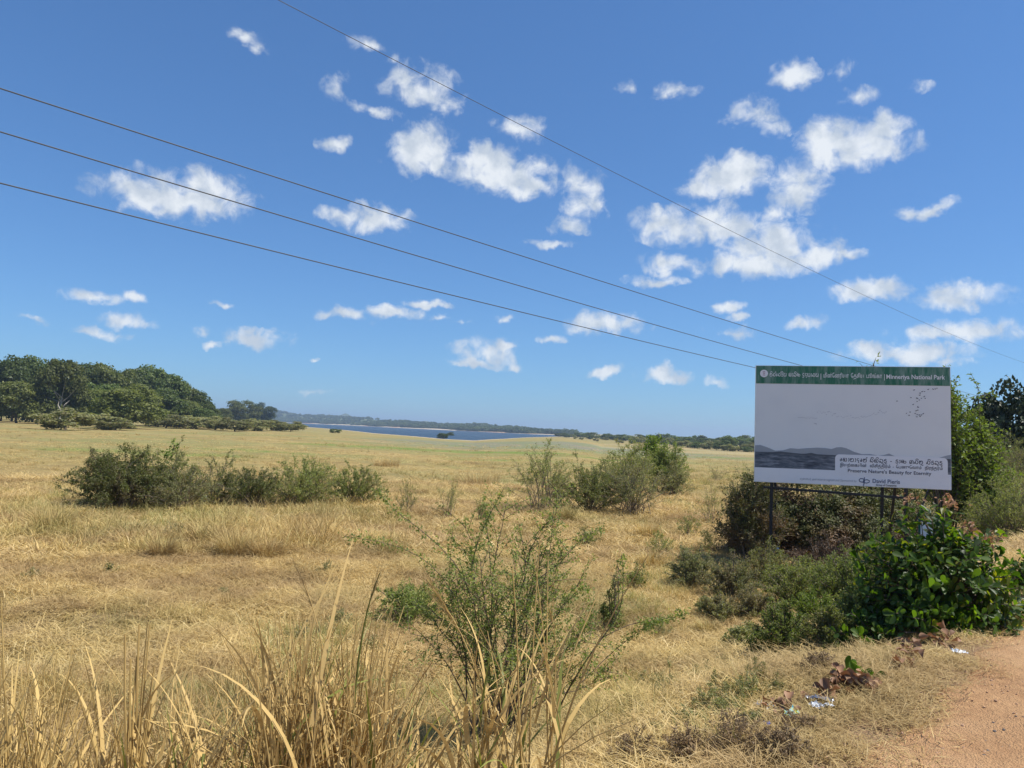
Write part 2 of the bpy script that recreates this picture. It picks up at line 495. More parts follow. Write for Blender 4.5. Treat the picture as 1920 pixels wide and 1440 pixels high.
M['galv'] = plain('galvanised metal', (.45, .46, .47), .4, .15, 12, .5, .6)
M['wire'] = plain('weathered conductor', (.07, .075, .08), .5, .2, 5)

def ground_material():
    t = NT('dry field ground')
    p = t.pos()
    at = t.n('Attribute', attribute_name='tint')
    sep = t.n('SeparateColor'); t.put(sep.inputs[0], at.outputs['Color'])
    far = t.n('Attribute', attribute_name='far').outputs['Fac']
    big = t.noise(.045, 5, .62, p)
    mid = t.noise(.5, 5, .65, p)
    fine = t.noise(7, 6, .7, p)
    c = t.ramp(mid, [(.25, (.13, .09, .05)), (.5, (.24, .17, .085)), (.72, (.38, .28, .14))])
    golden = t.ramp(t.noise(.11, 6, .68, t.scaled(p, (1, 1.3, 1))), [(.3, (.22, .165, .06)), (.5, (.35, .26, .095)), (.68, (.43, .33, .13))])
    c = t.mix(far, c, golden)
    c = t.mix(t.mapr(big, .42, .60, 0, .85), c, (.225, .235, .08))
    c = t.mix(t.mapr(t.noise(.022, 5, .7, t.scaled(p, (1, 2.2, 1))), .52, .66, 0, .6), c, (.44, .34, .155))
    c = t.mix(t.mapr(t.noise(.9, 5, .75, p), .46, .64, 0, .6), c, (.20, .15, .065))
    c = t.mix(t.mapr(t.noise(.07, 6, .75, t.scaled(p, (1, 2.5, 1))), .5, .66, 0, .6), c, (.225, .19, .075))
    c = t.mix(t.mapr(fine, .35, .7, 0, .4), c, (.17, .12, .065))
    c = t.mix(sep.outputs['Green'], c, t.mix(mid, (.11, .17, .035), (.19, .23, .06)))
    c = t.mix(sep.outputs['Blue'], c, t.mix(t.mapr(t.noise(.09, 5, .7, p), .4, .62), (.20, .185, .14), (.17, .20, .085)))
    c = t.mix(sep.outputs['Red'], c, t.mix(fine, (.47, .36, .22), (.58, .46, .30)))
    dirt = t.n('Attribute', attribute_name='dirt').outputs['Fac']
    c = t.mix(t.math('MULTIPLY', dirt, t.mapr(fine, .2, .6)), c, (.30, .19, .11))
    b = t.bump(t.math('ADD', fine, t.math('MULTIPLY', mid, 1.5)), .7, .12)
    return t.finish(t.principled(c, .95, b, .1))

def road_material():
    t = NT('red dirt road')
    p = t.pos()
    a = t.noise(1.3, 5, .6, p); b = t.noise(14, 6, .7, p); c2 = t.noise(70, 4, .7, p)
    c = t.ramp(a, [(.3, (.39, .215, .105)), (.5, (.48, .28, .14)), (.7, (.55, .34, .18))])
    c = t.mix(t.mapr(b, .42, .72, 0, .5), c, (.60, .37, .18))
    c = t.mix(t.mapr(c2, .54, .72, 0, .6), c, (.28, .155, .075))
    vo = t.n('TexVoronoi'); vo.inputs['Scale'].default_value = 95; t.put(vo.inputs['Vector'], p)
    hgt = t.math('ADD', t.math('MULTIPLY', vo.outputs['Distance'], -.6), t.math('ADD', c2, t.math('MULTIPLY', b, 2.2)))
    return t.finish(t.principled(c, .95, t.bump(hgt, .9, .02), .1))

def water_material():
    t = NT('lake water')
    p = t.pos()
    w1 = t.noise(.35, 3, .6, t.scaled(p, (1, .6, 1))); w2 = t.noise(.03, 4, .6, t.scaled(p, (.35, 1, 1)))
    c = t.mix(t.mapr(w2, .4, .62), (.012, .024, .038), (.03, .05, .07))
    rough = t.mapr(w2, .35, .65, .25, .42)
    return t.finish(t.principled(c, rough, t.bump(w1, 1.0, 1.2), .12))

def hill_material():
    t = NT('wooded hillside')
    p = t.pos()
    f = t.noise(.018, 5, .65, p); g = t.noise(.09, 4, .6, p)
    c = t.ramp(f, [(.3, (.05, .07, .03)), (.5, (.10, .125, .05)), (.7, (.19, .20, .085))])
    c = t.mix(t.mapr(g, .4, .7, 0, .6), c, (.04, .055, .025))
    z = t.n('SeparateXYZ'); t.put(z.inputs[0], p)
    hz = t.math('ADD', z.outputs[2], t.math('MULTIPLY', f, 2.0))
    c = t.mix(t.mapr(hz, -.6, .6, 1, 0), c, t.mix(t.mapr(t.noise(.012, 3, .6, p), .5, .6), (.48, .40, .29), (.44, .27, .17)))
    return t.finish(t.principled(c, .95, t.bump(g, .8, 6), .1))

M['ground'] = ground_material(); M['road'] = road_material(); M['water'] = water_material(); M['hill'] = hill_material()

# ------------------------------------------------------------------ the land
def build_ground():
    az = np.linspace(-np.pi, np.pi, 620, endpoint=False)
    az = np.sort(np.concatenate([np.linspace(-.85, .85, 520), np.linspace(.87, 2 * np.pi - .87, 110)]))
    r = np.concatenate([np.linspace(.3, 12, 70), np.geomspace(12.3, 8200, 165)])
    A, R = np.meshgrid(az, r)
    X, Y = R * np.sin(A), R * np.cos(A)
    Z = ground_z(X, Y)
    Z = np.where(R > 3000, np.minimum(Z, -2.0), Z)
    nr, na = A.shape
    V = np.stack([X, Y, Z], -1).reshape(-1, 3)
    i = np.arange(nr - 1)[:, None] * na; j = np.arange(na)[None]; j1 = (j + 1) % na
    F = np.stack([i + j, i + na + j, i + na + j1, i + j1], -1).reshape(-1, 4)
    mb = MB().add(V, F)
    c0 = len(V)
    mb.add(np.concatenate([[[0, 0, float(ground_z(0, 0))]], V[:na]]), np.stack([np.zeros(na, int), 1 + (np.arange(na) + 0), 1 + (np.arange(na) + 1) % na], -1)[:, [0, 1, 2]])
    me = mb.mesh('ground', M['ground'], True)
    Vall = np.concatenate(mb.V)
    x, y, z = Vall.T
    rr = np.hypot(x, y); aa = np.arctan2(x, y)
    rs = np.interp(aa, _paz, _pr); u = np.interp(aa, _paz, _pu)
    sand = np.where(u > .3, smooth(.90, .97, rr / rs + .02 * wob(x, y, .03, 1)), 0) * .8
    sx, sy, _ = place(1130, 826)
    sand = np.maximum(sand, .55 * smooth(200, 260, rr) * smooth(.10, .14, aa) * (1 - smooth(300, 420, rr)) * (.5 + .5 * wob(x, y, .03, 2.2)))
    mx, my, _ = place(1010, 832)
    ex = np.hypot((x - mx) / 50, (y - my) / 75)
    marsh = (1 - smooth(.6, 1.15, ex + .18 * wob(x, y, .05, .7))) * .9
    green = np.zeros(len(x))
    for gx, gy, w, d in [(640, 836, 9, 5), (760, 840, 14, 4), (920, 864, 6, 3), (1000, 850, 9, 4), (1130, 862, 5, 3), (1220, 858, 7, 3), (1340, 858, 16, 6), (830, 846, 16, 4), (960, 840, 16, 5), (1060, 838, 14, 5), (480, 845, 9, 3), (300, 850, 8, 3), (1120, 838, 14, 4), (560, 1230, 2, 1.2)]:
        cx, cy, _ = place(gx, gy)
        green = np.maximum(green, (1 - smooth(.5, 1.1, np.hypot((x - cx) / w, (y - cy) / d) + .35 * wob(x, y, .35, gx))) * .95)
    tint = np.stack([sand, green, marsh, np.ones_like(x)], -1)
    a = me.color_attributes.new('tint', 'FLOAT_COLOR', 'POINT'); a.data.foreach_set('color', tint.ravel().astype(np.float32))
    a = me.attributes.new('far', 'FLOAT', 'POINT'); a.data.foreach_set('value', smooth(18, 45, rr).astype(np.float32))
    a = me.attributes.new('dirt', 'FLOAT', 'POINT'); a.data.foreach_set('value', (1 - smooth(.0, 1.0, road_s(x, y))).astype(np.float32))
    o = obj('ground', me)
    tag(o, kind='structure')

build_ground()

def build_road():
    # a strip along the road direction; its crumbling edge dips under the verge
    d = np.array([1, 1]) / math.sqrt(2); n = np.array([-1, 1]) / math.sqrt(2)
    al = np.concatenate([np.linspace(-60, -4, 40), np.linspace(-3.9, 14, 240), np.geomspace(14.3, 400, 60)])
    ac = np.concatenate([np.linspace(-6, -1.2, 16), np.linspace(-1.15, .75, 70)])
    Aa, Cc = np.meshgrid(al, ac)
    o0 = np.array([-1.0, 1.0])
    X = o0[0] + Aa * d[0] + Cc * n[0]; Y = o0[1] + Aa * d[1] + Cc * n[1]
    edge = -.02 + .13 * wob(X, Y, .8, 5) + .07 * wob(X, Y, 3.1, 2)
    Z = ground_z(X, Y) + .022 - .09 * smooth(-.12, .45, Cc - edge) + .006 * wob(X, Y, 6, 1) + .012 * wob(X, Y, 1.6, 7)
    nr, na = Aa.shape
    i = np.arange(nr - 1)[:, None] * na; j = np.arange(na - 1)[None]
    F = np.stack([i + j, i + j + 1, i + na + j + 1, i + na + j], -1).reshape(-1, 4)
    o = obj('dirt_road', MB().add(np.stack([X, Y, Z], -1), F).mesh('dirt_road', M['road'], True))
    tag(o, kind='structure')

build_road()

def build_water():
    a = np.linspace(azel(250, 790)[0], azel(1120, 812)[0], 60)
    r = np.geomspace(240, 3600, 40)
    A, R = np.meshgrid(a, r)
    V = np.stack([R * np.sin(A), R * np.cos(A), np.full_like(A, -3.0)], -1)
    nr, na = A.shape
    i = np.arange(nr - 1)[:, None] * na; j = np.arange(na - 1)[None]
    F = np.stack([i + j, i + na + j, i + na + j + 1, i + j + 1], -1).reshape(-1, 4)
    tag(obj('lake_water', MB().add(V, F).mesh('lake_water', M['water'], True)), kind='structure')

build_water()

HILL = [(200, 770), (400, 768), (515, 772), (560, 776), (600, 779), (640, 782), (700, 786), (740, 789), (765, 790), (790, 794), (830, 797), (870, 798),
        (900, 799), (930, 801), (960, 802), (990, 806), (1030, 811), (1080, 811)]
SHORE = [(200, 780), (516, 791.6), (649, 797.4), (782, 804.0), (933, 811.0), (1000, 814.2), (1080, 817.0)]
def hill_tables():
    pz = []
    for px in np.linspace(200, 1080, 120):
        ys = np.interp(px, [p[0] for p in SHORE], [p[1] for p in SHORE])
        yt = np.interp(px, [p[0] for p in HILL], [p[1] for p in HILL])
        ds, dt = ray(px, ys), ray(px, yt)
        rs = min(5.6 / max(-ds[2] / math.hypot(ds[0], ds[1]), .0018), 2700)
        pz.append((math.atan2(ds[0], ds[1]), rs, dt[2] / math.hypot(dt[0], dt[1])))
    return np.array(pz)
HT = hill_tables()

def hill_z(A, R):
    rs = np.interp(A, HT[:, 0], HT[:, 1]); tn = np.interp(A, HT[:, 0], HT[:, 2])
    rk = rs * 1.3
    H = np.maximum(tn * rk + 2.6 - 2.5, 0.5)                     # the trees on top add the rest
    q = R / rs
    X, Y = R * np.sin(A), R * np.cos(A)
    up = smooth(1.0, 1.3, q) * (1 - .8 * smooth(1.45, 2.2, q))
    return -3.3 + .9 * smooth(.985, 1.03, q) + (H + 2.4) * up + smooth(1.05, 1.2, q) * (3 * wob(X, Y, .012, 3) + 2 * wob(X, Y, .03, 1))

def build_hills():
    a = np.linspace(HT[0, 0], HT[-1, 0], 420)
    q = np.concatenate([np.linspace(.985, 1.3, 40), np.linspace(1.32, 2.3, 20)])
    A, Q = np.meshgrid(a, q)
    R = Q * np.interp(A, HT[:, 0], HT[:, 1])
    V = np.stack([R * np.sin(A), R * np.cos(A), hill_z(A, R)], -1)
    nr, na = A.shape
    i = np.arange(nr - 1)[:, None] * na; j = np.arange(na - 1)[None]
    F = np.stack([i + j, i + na + j, i + na + j + 1, i + j + 1], -1).reshape(-1, 4)
    tag(obj('far_shore_hills', MB().add(V, F).mesh('far_shore_hills', M['hill'], True)), kind='structure')
    for nm, px, py, wpx, dist, lab in [('peaked_hill', 648, 775, 26, 4200, 0), ('peaked_hill', 800, 789, 24, 4000, 1), ('peaked_hill', 763, 788, 14, 5200, 1), ('distant_mountain', 1017, 804.5, 26, 7000, 2)]:
        d = ray(px, py); dh = math.hypot(d[0], d[1])
        c = np.array([d[0] / dh, d[1] / dh]) * dist
        H = d[2] / dh * dist + 5.6
        W = wpx / FPX * dist
        rr = np.linspace(0, 1, 14); th = np.linspace(0, 2 * np.pi, 48, endpoint=False)
        T, RR = np.meshgrid(th, rr)
        X = c[0] + RR * np.cos(T) * W * 1.9; Y = c[1] + RR * np.sin(T) * W * 1.9
        Z = -4 + (H + 1) * (np.exp(-(RR * 1.9) ** 2 * .9) * .55 + .45 * np.clip(1 - RR * 1.5, 0, 1)) + H * .05 * wob(X, Y, 6 / W, px) * RR - 3 * RR
        na = 48
        i = np.arange(13)[:, None] * na; j = np.arange(na)[None]
        F = np.stack([i + j, i + na + j, i + na + (j + 1) % na, i + (j + 1) % na], -1).reshape(-1, 4)
        tag(obj(nm, MB().add(np.stack([X, Y, Z], -1), F).mesh(nm, M['hill'], True)), kind='structure')

build_hills()

# ------------------------------------------------------------------ scattered stuff (one object: prototypes and loose points, instanced by geometry nodes)
def scatter(name, protos, pts, rot, scl, pick, mats):
    """protos: list of MB; pts (n,3); rot (n,3); scl (n,); pick (n,) which proto stands at a point"""
    mb = MB(); pid = []
    for k, pm in enumerate(protos):
        for V, F, mi in zip(pm.V, pm.F, pm.mi):
            mb.V.append(V); mb.F.append(F + (mb.n - pm_off(pm, V))); mb.mi.append(mi)
            mb.n += len(V); pid.append(np.full(len(V), k))
    base = mb.n
    mb.V.append(np.asarray(pts, float)); mb.n += len(pts)
    me = mb.mesh(name, mats)
    K = len(protos)
    ids = np.concatenate(pid + [np.asarray(pick, int) + 1000]).astype(np.int32)
    a = me.attributes.new('pid', 'INT', 'POINT'); a.data.foreach_set('value', ids)
    R = np.zeros((mb.n, 3), np.float32); R[base:] = rot
    a = me.attributes.new('rot', 'FLOAT_VECTOR', 'POINT'); a.data.foreach_set('vector', R.ravel())
    S = np.zeros(mb.n, np.float32); S[base:] = scl
    a = me.attributes.new('scl', 'FLOAT', 'POINT'); a.data.foreach_set('value', S)
    o = obj(name, me)
    ng = bpy.data.node_groups.new(name + '_scatter', 'GeometryNodeTree')
    ng.interface.new_socket('Geometry', in_out='INPUT', socket_type='NodeSocketGeometry')
    ng.interface.new_socket('Geometry', in_out='OUTPUT', socket_type='NodeSocketGeometry')
    N, L = ng.nodes.new, ng.links.new
    gi, go = N('NodeGroupInput'), N('NodeGroupOutput')
    def attr(nm, ty):
        x = N('GeometryNodeInputNamedAttribute'); x.data_type = ty; x.inputs['Name'].default_value = nm
        return x.outputs['Attribute']
    pidn, rotn, scln = attr('pid', 'INT'), attr('rot', 'FLOAT_VECTOR'), attr('scl', 'FLOAT')
    join = N('GeometryNodeJoinGeometry')
    def sep(val):
        c = N('FunctionNodeCompare'); c.data_type = 'INT'; c.operation = 'EQUAL'
        L(pidn, [s for s in c.inputs if s.type == 'INT'][0]); [s for s in c.inputs if s.type == 'INT'][1].default_value = val
        s = N('GeometryNodeSeparateGeometry'); s.domain = 'POINT'
        L(gi.outputs[0], s.inputs['Geometry']); L(c.outputs[0], s.inputs['Selection'])
        return s.outputs['Selection']
    for k in range(K):
        ip = N('GeometryNodeInstanceOnPoints')
        L(sep(1000 + k), ip.inputs['Points']); L(sep(k), ip.inputs['Instance'])
        e = N('FunctionNodeEulerToRotation'); L(rotn, e.inputs[0])
        L(e.outputs[0], ip.inputs['Rotation']); L(scln, ip.inputs['Scale'])
        L(ip.outputs[0], join.inputs[0])
    L(join.outputs[0], go.inputs[0])
    md = o.modifiers.new('scatter', 'NODES'); md.node_group = ng
    tag(o, kind='stuff')
    return o

def pm_off(pm, V):
    """start index of the block V inside its builder"""
    n = 0
    for W in pm.V:
        if W is V: return n
        n += len(W)
    return 0

def tuft(seed, n, r, hmin, hmax, lean, curl, w, nseg=3):
    rs = np.random.default_rng(seed)
    rr = r * np.sqrt(rs.uniform(0, 1, n)); th = rs.uniform(0, 2 * np.pi, n)
    base = np.stack([rr * np.cos(th), rr * np.sin(th), np.full(n, -.02)], -1)
    az = th + rs.normal(0, .9, n)
    V, F = blades(rs, base, az, rs.uniform(hmin, hmax, n), np.abs(rs.normal(lean * .6, lean * .5, n)), rs.uniform(.3, 1, n) * curl, w * rs.uniform(.6, 1.3, n), nseg)
    return MB().add(V, F)

def hay(seed, n, r, w, lmin=.10, lmax=.30):
    """flattened dry blades lying every which way"""
    rs = np.random.default_rng(seed)
    rr = r * np.sqrt(rs.uniform(0, 1, n)); th = rs.uniform(0, 2 * np.pi, n)
    base = np.stack([rr * np.cos(th), rr * np.sin(th), rs.uniform(-.015, .05, n)], -1)
    V, F = blades(rs, base, rs.uniform(0, 2 * np.pi, n), rs.uniform(lmin, lmax, n), rs.uniform(.9, 1.5, n), rs.uniform(.1, .6, n), w * rs.uniform(.6, 1.4, n), 2)
    return MB().add(V, F)

def wedge_points(rs, n, r0, r1, a0=-.72, a1=.72, power=1.0):
    u = rs.uniform(0, 1, n)
    r = (r0 ** power + u * (r1 ** power - r0 ** power)) ** (1 / power)
    a = rs.uniform(a0, a1, n)
    return r * np.sin(a), r * np.cos(a)

def z_rot(rs, n, tilt=.12):
    return np.stack([rs.normal(0, tilt, n), rs.normal(0, tilt, n), rs.uniform(0, 2 * np.pi, n)], -1)

def build_field_grass():
    rs = np.random.default_rng(11)
    # near and middle matted hay
    protos = [hay(s, 170, .30, .0042, .05, .17) for s in range(4)] + [hay(20 + s, 130, .40, .009, .08, .22) for s in range(3)] + [hay(40 + s, 110, .9, .016, .06, .20) for s in range(3)] + [hay(50 + s, 90, 1.8, .055, .15, .42) for s in range(3)]
    xs, ys, pk, sc = [], [], [], []
    for n, r0, r1, k0, kn, s0, s1 in [(5200, 1.6, 9, 0, 4, .7, 1.25), (9500, 8, 17, 0, 4, .8, 1.5), (10000, 15, 34, 4, 3, .9, 1.6), (4200, 30, 75, 7, 3, .45, .95), (1500, 70, 180, 10, 3, .3, .6)]:
        x, y = wedge_points(rs, n, r0, r1, power=1.5)
        xs.append(x); ys.append(y); pk.append(k0 + rs.integers(0, kn, n)); sc.append(rs.uniform(s0, s1, n))
    x, y, pk, sc = map(np.concatenate, (xs, ys, pk, sc))
    s = road_s(x, y)
    edge = .13 + .12 * wob(x, y, .8, 5) + .10 * wob(x, y, 3.1, 2)
    keep = (s > edge) | ((s > edge - .30) & (rs.uniform(0, 1, len(x)) < .10))
    sc = np.where(s < .9, sc * .75, sc)
    keep &= (np.hypot(x, y) < 75) | ((wob(x, y, .06, 3) > -.25) & (np.arctan2(x, y) < .3))
    keep &= ~((wob(x, y, .8, 9) > .62) & (rs.uniform(0, 1, len(x)) < .75) & (np.hypot(x, y) < 30))   # bare patches
    for bx, by, br in [(150, 1178, .75), (300, 1172, .35), (30, 1245, .5), (470, 1172, .3), (640, 1110, .35), (1160, 1180, .4), (900, 1010, .5), (560, 1090, .4)]:
        c = place(bx, by)
        keep &= (np.hypot((x - c[0]) / 1.6, y - c[1]) + .2 * wob(x, y, 3, bx) > br) | (rs.uniform(0, 1, len(x)) < .22)
    x, y, pk, sc = x[keep], y[keep], pk[keep], sc[keep]
    scatter('dry_field_grass', protos, np.stack([x, y, ground_z(x, y)], -1), z_rot(rs, len(x)), sc, pk, [M['hay']])

    # upright tufts: thin over the field, thick in the belt of long grass around the scrub
    protos = [tuft(60 + s, 70, .16, .18, .42, .55, 1.2, .006) for s in range(4)] + [tuft(70 + s, 80, .26, .22, .58, .75, 1.9, .011) for s in range(4)] + [tuft(80 + s, 46, .10, .04, .13, .8, 1.2, .006) for s in range(4)]
    P = []; pk = []; sc = []
    def belt(px0, px1, py0, py1, n, k0, kn, s0, s1, noise_cut=-.2, ns=.5):
        c = np.array([place(px0, py1)[:2], place(px1, py1)[:2], place(px1, py0)[:2], place(px0, py0)[:2]])
        u, v = rs.uniform(0, 1, (2, n))
        q = (c[0] * ((1 - u) * (1 - v))[:, None] + c[1] * (u * (1 - v))[:, None] + c[2] * (u * v)[:, None] + c[3] * ((1 - u) * v)[:, None])
        m = wob(q[:, 0], q[:, 1], ns, px0) > noise_cut
        q = q[m]
        P.append(q); pk.append(k0 + rs.integers(0, kn, len(q))); sc.append(rs.uniform(s0, s1, len(q)))
    belt(-60, 760, 925, 1045, 1150, 4, 4, .4, 1.1, -.05, .8)
    belt(-60, 300, 930, 1000, 180, 4, 4, .5, 1.0, -.3, .9)
    belt(380, 620, 965, 1045, 200, 4, 4, .6, 1.25, -.3, .9)
    belt(640, 1400, 900, 1010, 900, 4, 4, .4, .9, 0)
    belt(1180, 1420, 890, 1090, 500, 4, 4, .4, .85, 0)
    belt(-60, 1300, 1040, 1200, 300, 0, 4, .4, .8, .25)
    belt(1050, 1430, 1080, 1330, 480, 0, 4, .35, .85, 0, .9)
    belt(-60, 1500, 840, 920, 500, 4, 4, .3, .8, .3, .12)
    belt(0, 1250, 1290, 1470, 380, 0, 4, .45, 1.0, -.2, .9)
    belt(1280, 1600, 1190, 1300, 160, 0, 4, .3, .6, -.1, .9)
    # low tufts all over the field give it its rough grain
    for n, r0, r1, k0, kn, s0, s1 in [(3000, 3, 12, 8, 4, .6, 1.3), (5500, 10, 24, 8, 4, .8, 1.7), (3600, 22, 60, 8, 4, 1.3, 2.6), (1500, 55, 150, 8, 4, 1.8, 3.8)]:
        x, y = wedge_points(rs, n, r0, r1, power=1.4)
        m = wob(x, y, .9 if r1 < 30 else .25, 6) + rs.normal(0, .4, n) > .1
        P.append(np.stack([x, y], -1)[m]); pk.append(k0 + rs.integers(0, kn, m.sum())); sc.append(rs.uniform(s0, s1, m.sum()))
    P = np.concatenate(P); pk = np.concatenate(pk); sc = np.concatenate(sc)
    m = road_s(P[:, 0], P[:, 1]) > .3
    P, pk, sc = P[m], pk[m], sc[m]
    scatter('long_dry_grass', protos, np.column_stack([P, ground_z(P[:, 0], P[:, 1])]), z_rot(rs, len(P), .15), sc, pk, [M['straw']])

    # greener short grass in patches
    protos = [tuft(90 + s, 60, .16, .10, .32, .5, 1.0, .005) for s in range(4)]
    P = []; pk = []; sc = []
    belt(470, 740, 1190, 1330, 190, 0, 4, .5, 1.1, -.3, 1.6)
    belt(200, 900, 1300, 1460, 220, 0, 4, .5, 1.1, -.1, 1.4)
    belt(1150, 1420, 1240, 1420, 260, 0, 4, .35, .75, -.2, 1.2)
    belt(1150, 1420, 1040, 1160, 300, 0, 4, .6, 1.2, -.1, .9)
    belt(0, 700, 920, 1000, 350, 0, 4, .9, 1.7, .1, .7)
    belt(1250, 1420, 880, 960, 200, 0, 4, .9, 1.7, -.1, .7)
    P = np.concatenate(P); pk = np.concatenate(pk); sc = np.concatenate(sc)
    m = road_s(P[:, 0], P[:, 1]) > .5
    P, pk, sc = P[m], pk[m], sc[m]
    scatter('green_grass', protos, np.column_stack([P, ground_z(P[:, 0], P[:, 1])]), z_rot(rs, len(P), .15), sc, pk, [M['greengrass']])

build_field_grass()

def stone_mb(seed, sub=1):
    rs = np.random.default_rng(seed)
    import bmesh
    bm = bmesh.new(); bmesh.ops.create_icosphere(bm, subdivisions=sub, radius=1)
    V = np.array([v.co[:] for v in bm.verts]); F = np.array([[v.index for v in f.verts] for f in bm.faces]); bm.free()
    V = V * (1 + rs.normal(0, .14, (len(V), 1))) * rs.uniform(.65, 1.15, 3) * np.array([1, 1, .7])
    return MB().add(V, F)

M['gravel'] = plain('reddish gravel', (.42, .26, .16), .9, .45, 3)
M['darkstone'] = plain('dark pebble', (.10, .09, .085), .85, .3, 30)
def build_gravel():
    rs = np.random.default_rng(5)
    n = 9000
    al = rs.uniform(-1, 11, n); c = -3.8 * rs.uniform(0, 1, n) ** 1.3 + .1
    x = -1 + (al - c) / math.sqrt(2); y = 1 + (al + c) / math.sqrt(2)
    sc = .0025 + .010 * rs.uniform(0, 1, n) ** 5
    scatter('road_gravel', [stone_mb(i) for i in range(4)], np.stack([x, y, ground_z(x, y) + .022], -1), z_rot(rs, n, .5), sc, rs.integers(0, 4, n), [M['gravel']])
    spots = [(1865, 1378, .018), (1882, 1376, .02), (1862, 1362, .014), (1852, 1416, .022), (1857, 1404, .014), (1845, 1424, .018), (1905, 1350, .014), (1619, 1422, .016), (1590, 1402, .012), (1700, 1330, .013), (1848, 1396, .012)]
    for i, (px, py, s) in enumerate(spots):
        p = place(px, py)
        o = obj('pebble', stone_mb(30 + i, 2).mesh('pebble', M['darkstone'], True), None, p + np.array([0, 0, .020]), (0, 0, i), s * .62)
        tag(o, 'small dark pebble lying loose on the red dirt road', 'pebble', 'dark pebbles on the dirt road')

build_gravel()

# ------------------------------------------------------------------ trees
def crown_mb(seed, rx, rz, lumps, per, leaf, top=.35, open_=0.0):
    """crown of leaf clumps: lumps spread over an uneven dome, clump-sized faces over each lump"""
    rs = np.random.default_rng(seed)
    d = rand_dir(rs, lumps)
    hz = np.linalg.norm(d[:, :2], axis=1, keepdims=True)
    d[:, :2] *= np.where(d[:, 2:] < 0, np.maximum(hz, .15) ** -.45, 1.0)          # full skirts, rounded top
    rad_ = rs.uniform(.35, .80, (lumps, 1)) ** .5
    C = d * rad_ * np.array([rx, rx, rz]) * rs.uniform(.85, 1.12, (lumps, 1))
    lr = rs.uniform(.20, .36, lumps) * rx
    q = np.repeat(np.arange(lumps), per)
    n = len(q)
    dd = rand_dir(rs, n); dd[:, 2] = np.where((dd[:, 2] < -.2) & (rs.uniform(0, 1, n) < .65), -dd[:, 2], dd[:, 2])
    pos = C[q] + dd * (lr[q] * rs.uniform(.55, 1.08, n))[:, None] * np.array([1, 1, .8])
    nn = nrm(dd + rs.normal(0, .55, (n, 3)) + np.array([0, 0, .35]))
    ax = np.cross(nn, rand_dir(rs, n))
    V, F = instances(*CLUMP, pos, ax, nn, leaf * rs.uniform(.55, 1.35, n))
    return MB().add(V, F), C

def trunk_mb(seed, h, r, C, rz, nlimb=6):
    rs = np.random.default_rng(seed)
    mb = MB()
    n = 7
    P = np.stack([np.cumsum(rs.normal(0, .03 * h, n)), np.cumsum(rs.normal(0, .03 * h, n)), np.linspace(-.3, h, n)], -1); P[0, :2] = 0
    mb.add(*tube(P, np.linspace(r, r * .5, n), 7))
    for k in range(nlimb):
        c = C[rs.integers(len(C))] + np.array([0, 0, h])
        s = P[rs.integers(3, n)]
        m = (s + c) / 2 + rs.normal(0, .06 * h, 3)
        t = np.linspace(0, 1, 5)[:, None]
        Q = (1 - t) ** 2 * s + 2 * t * (1 - t) * m + t ** 2 * c
        mb.add(*tube(Q, np.linspace(r * .3, r * .06, 5), 5))
    return mb

def tree_proto(seed, kind, w, h, lumps=46, per=150, leaf=.5, bole=.05, mat='tree', bark='bark'):
    """returns (crown mesh, trunk mesh) for a tree w wide and h tall"""
    rz = h * (1 - bole) * .5
    mb, C = crown_mb(seed, w / 2, rz, lumps, per, leaf)
    zc = h - rz
    for V in mb.V: V[:, 2] += zc
    C = C + np.array([0, 0, zc])
    tb = trunk_mb(seed, h * bole + rz * .5, .02 * h + .05, C - np.array([0, 0, h * bole + rz * .5]), rz)
    return mb.mesh(kind + '_crown', M[mat]), tb.mesh(kind + '_trunk', M[bark], True)

def tree(name, proto, label, cat, base, w, h, group=None, rotz=0.0, pw=10, ph=10):
    t = thing(name, label, cat, base, group, rotz, (w / pw, w / pw, h / ph))
    obj('crown', proto[0], t); obj('trunk', proto[1], t)
    return t

TP = {}
for i in range(5):
    TP['tree', i] = tree_proto(100 + i, 'tree', 10, 10, 60, 170, .46, .04, 'tree')
    TP['tree_olive', i] = tree_proto(130 + i, 'olive_tree', 10, 10, 56, 170, .42, .02, 'tree_olive')
for i in range(3):
    TP['bush', i] = tree_proto(160 + i, 'bush', 10, 10, 36, 110, .6, .02, 'grey_thorn', 'twig')
    TP['greenbush', i] = tree_proto(170 + i, 'green_bush', 10, 10, 36, 110, .6, .02, 'tree', 'twig')
    TP['far', i] = tree_proto(180 + i, 'far_tree', 10, 10, 34, 70, .75, .06, 'tree')
    TP['far_olive', i] = tree_proto(190 + i, 'far_olive_tree', 10, 10, 34, 70, .75, .06, 'tree_olive')
for i in range(2):
    TP['dark', i] = tree_proto(200 + i, 'dark_tree', 10, 10, 60, 170, .42, .1, 'tree_dark')

def tree_at(name, kind, i, px, base_py, top_py, wpx, label, cat='tree', group=None, dist=None):
    """stands a tree on the ground so that it is as wide and tall as in the photograph; dist: when its foot is hidden"""
    if dist is None:
        b = place(px, base_py)
    else:
        d = ray(px, 790); h = math.hypot(d[0], d[1])
        b = on_ground(d[0] / h * dist, d[1] / h * dist)
    m = px_to_m(b)
    dt = ray(px, top_py)
    h = EYE[2] + dt[2] / math.hypot(dt[0], dt[1]) * math.hypot(b[0], b[1]) - b[2]
    return tree(name, TP[kind, i], label, cat, b - np.array([0, 0, .1]), wpx * m, h, group, px * 1.7)

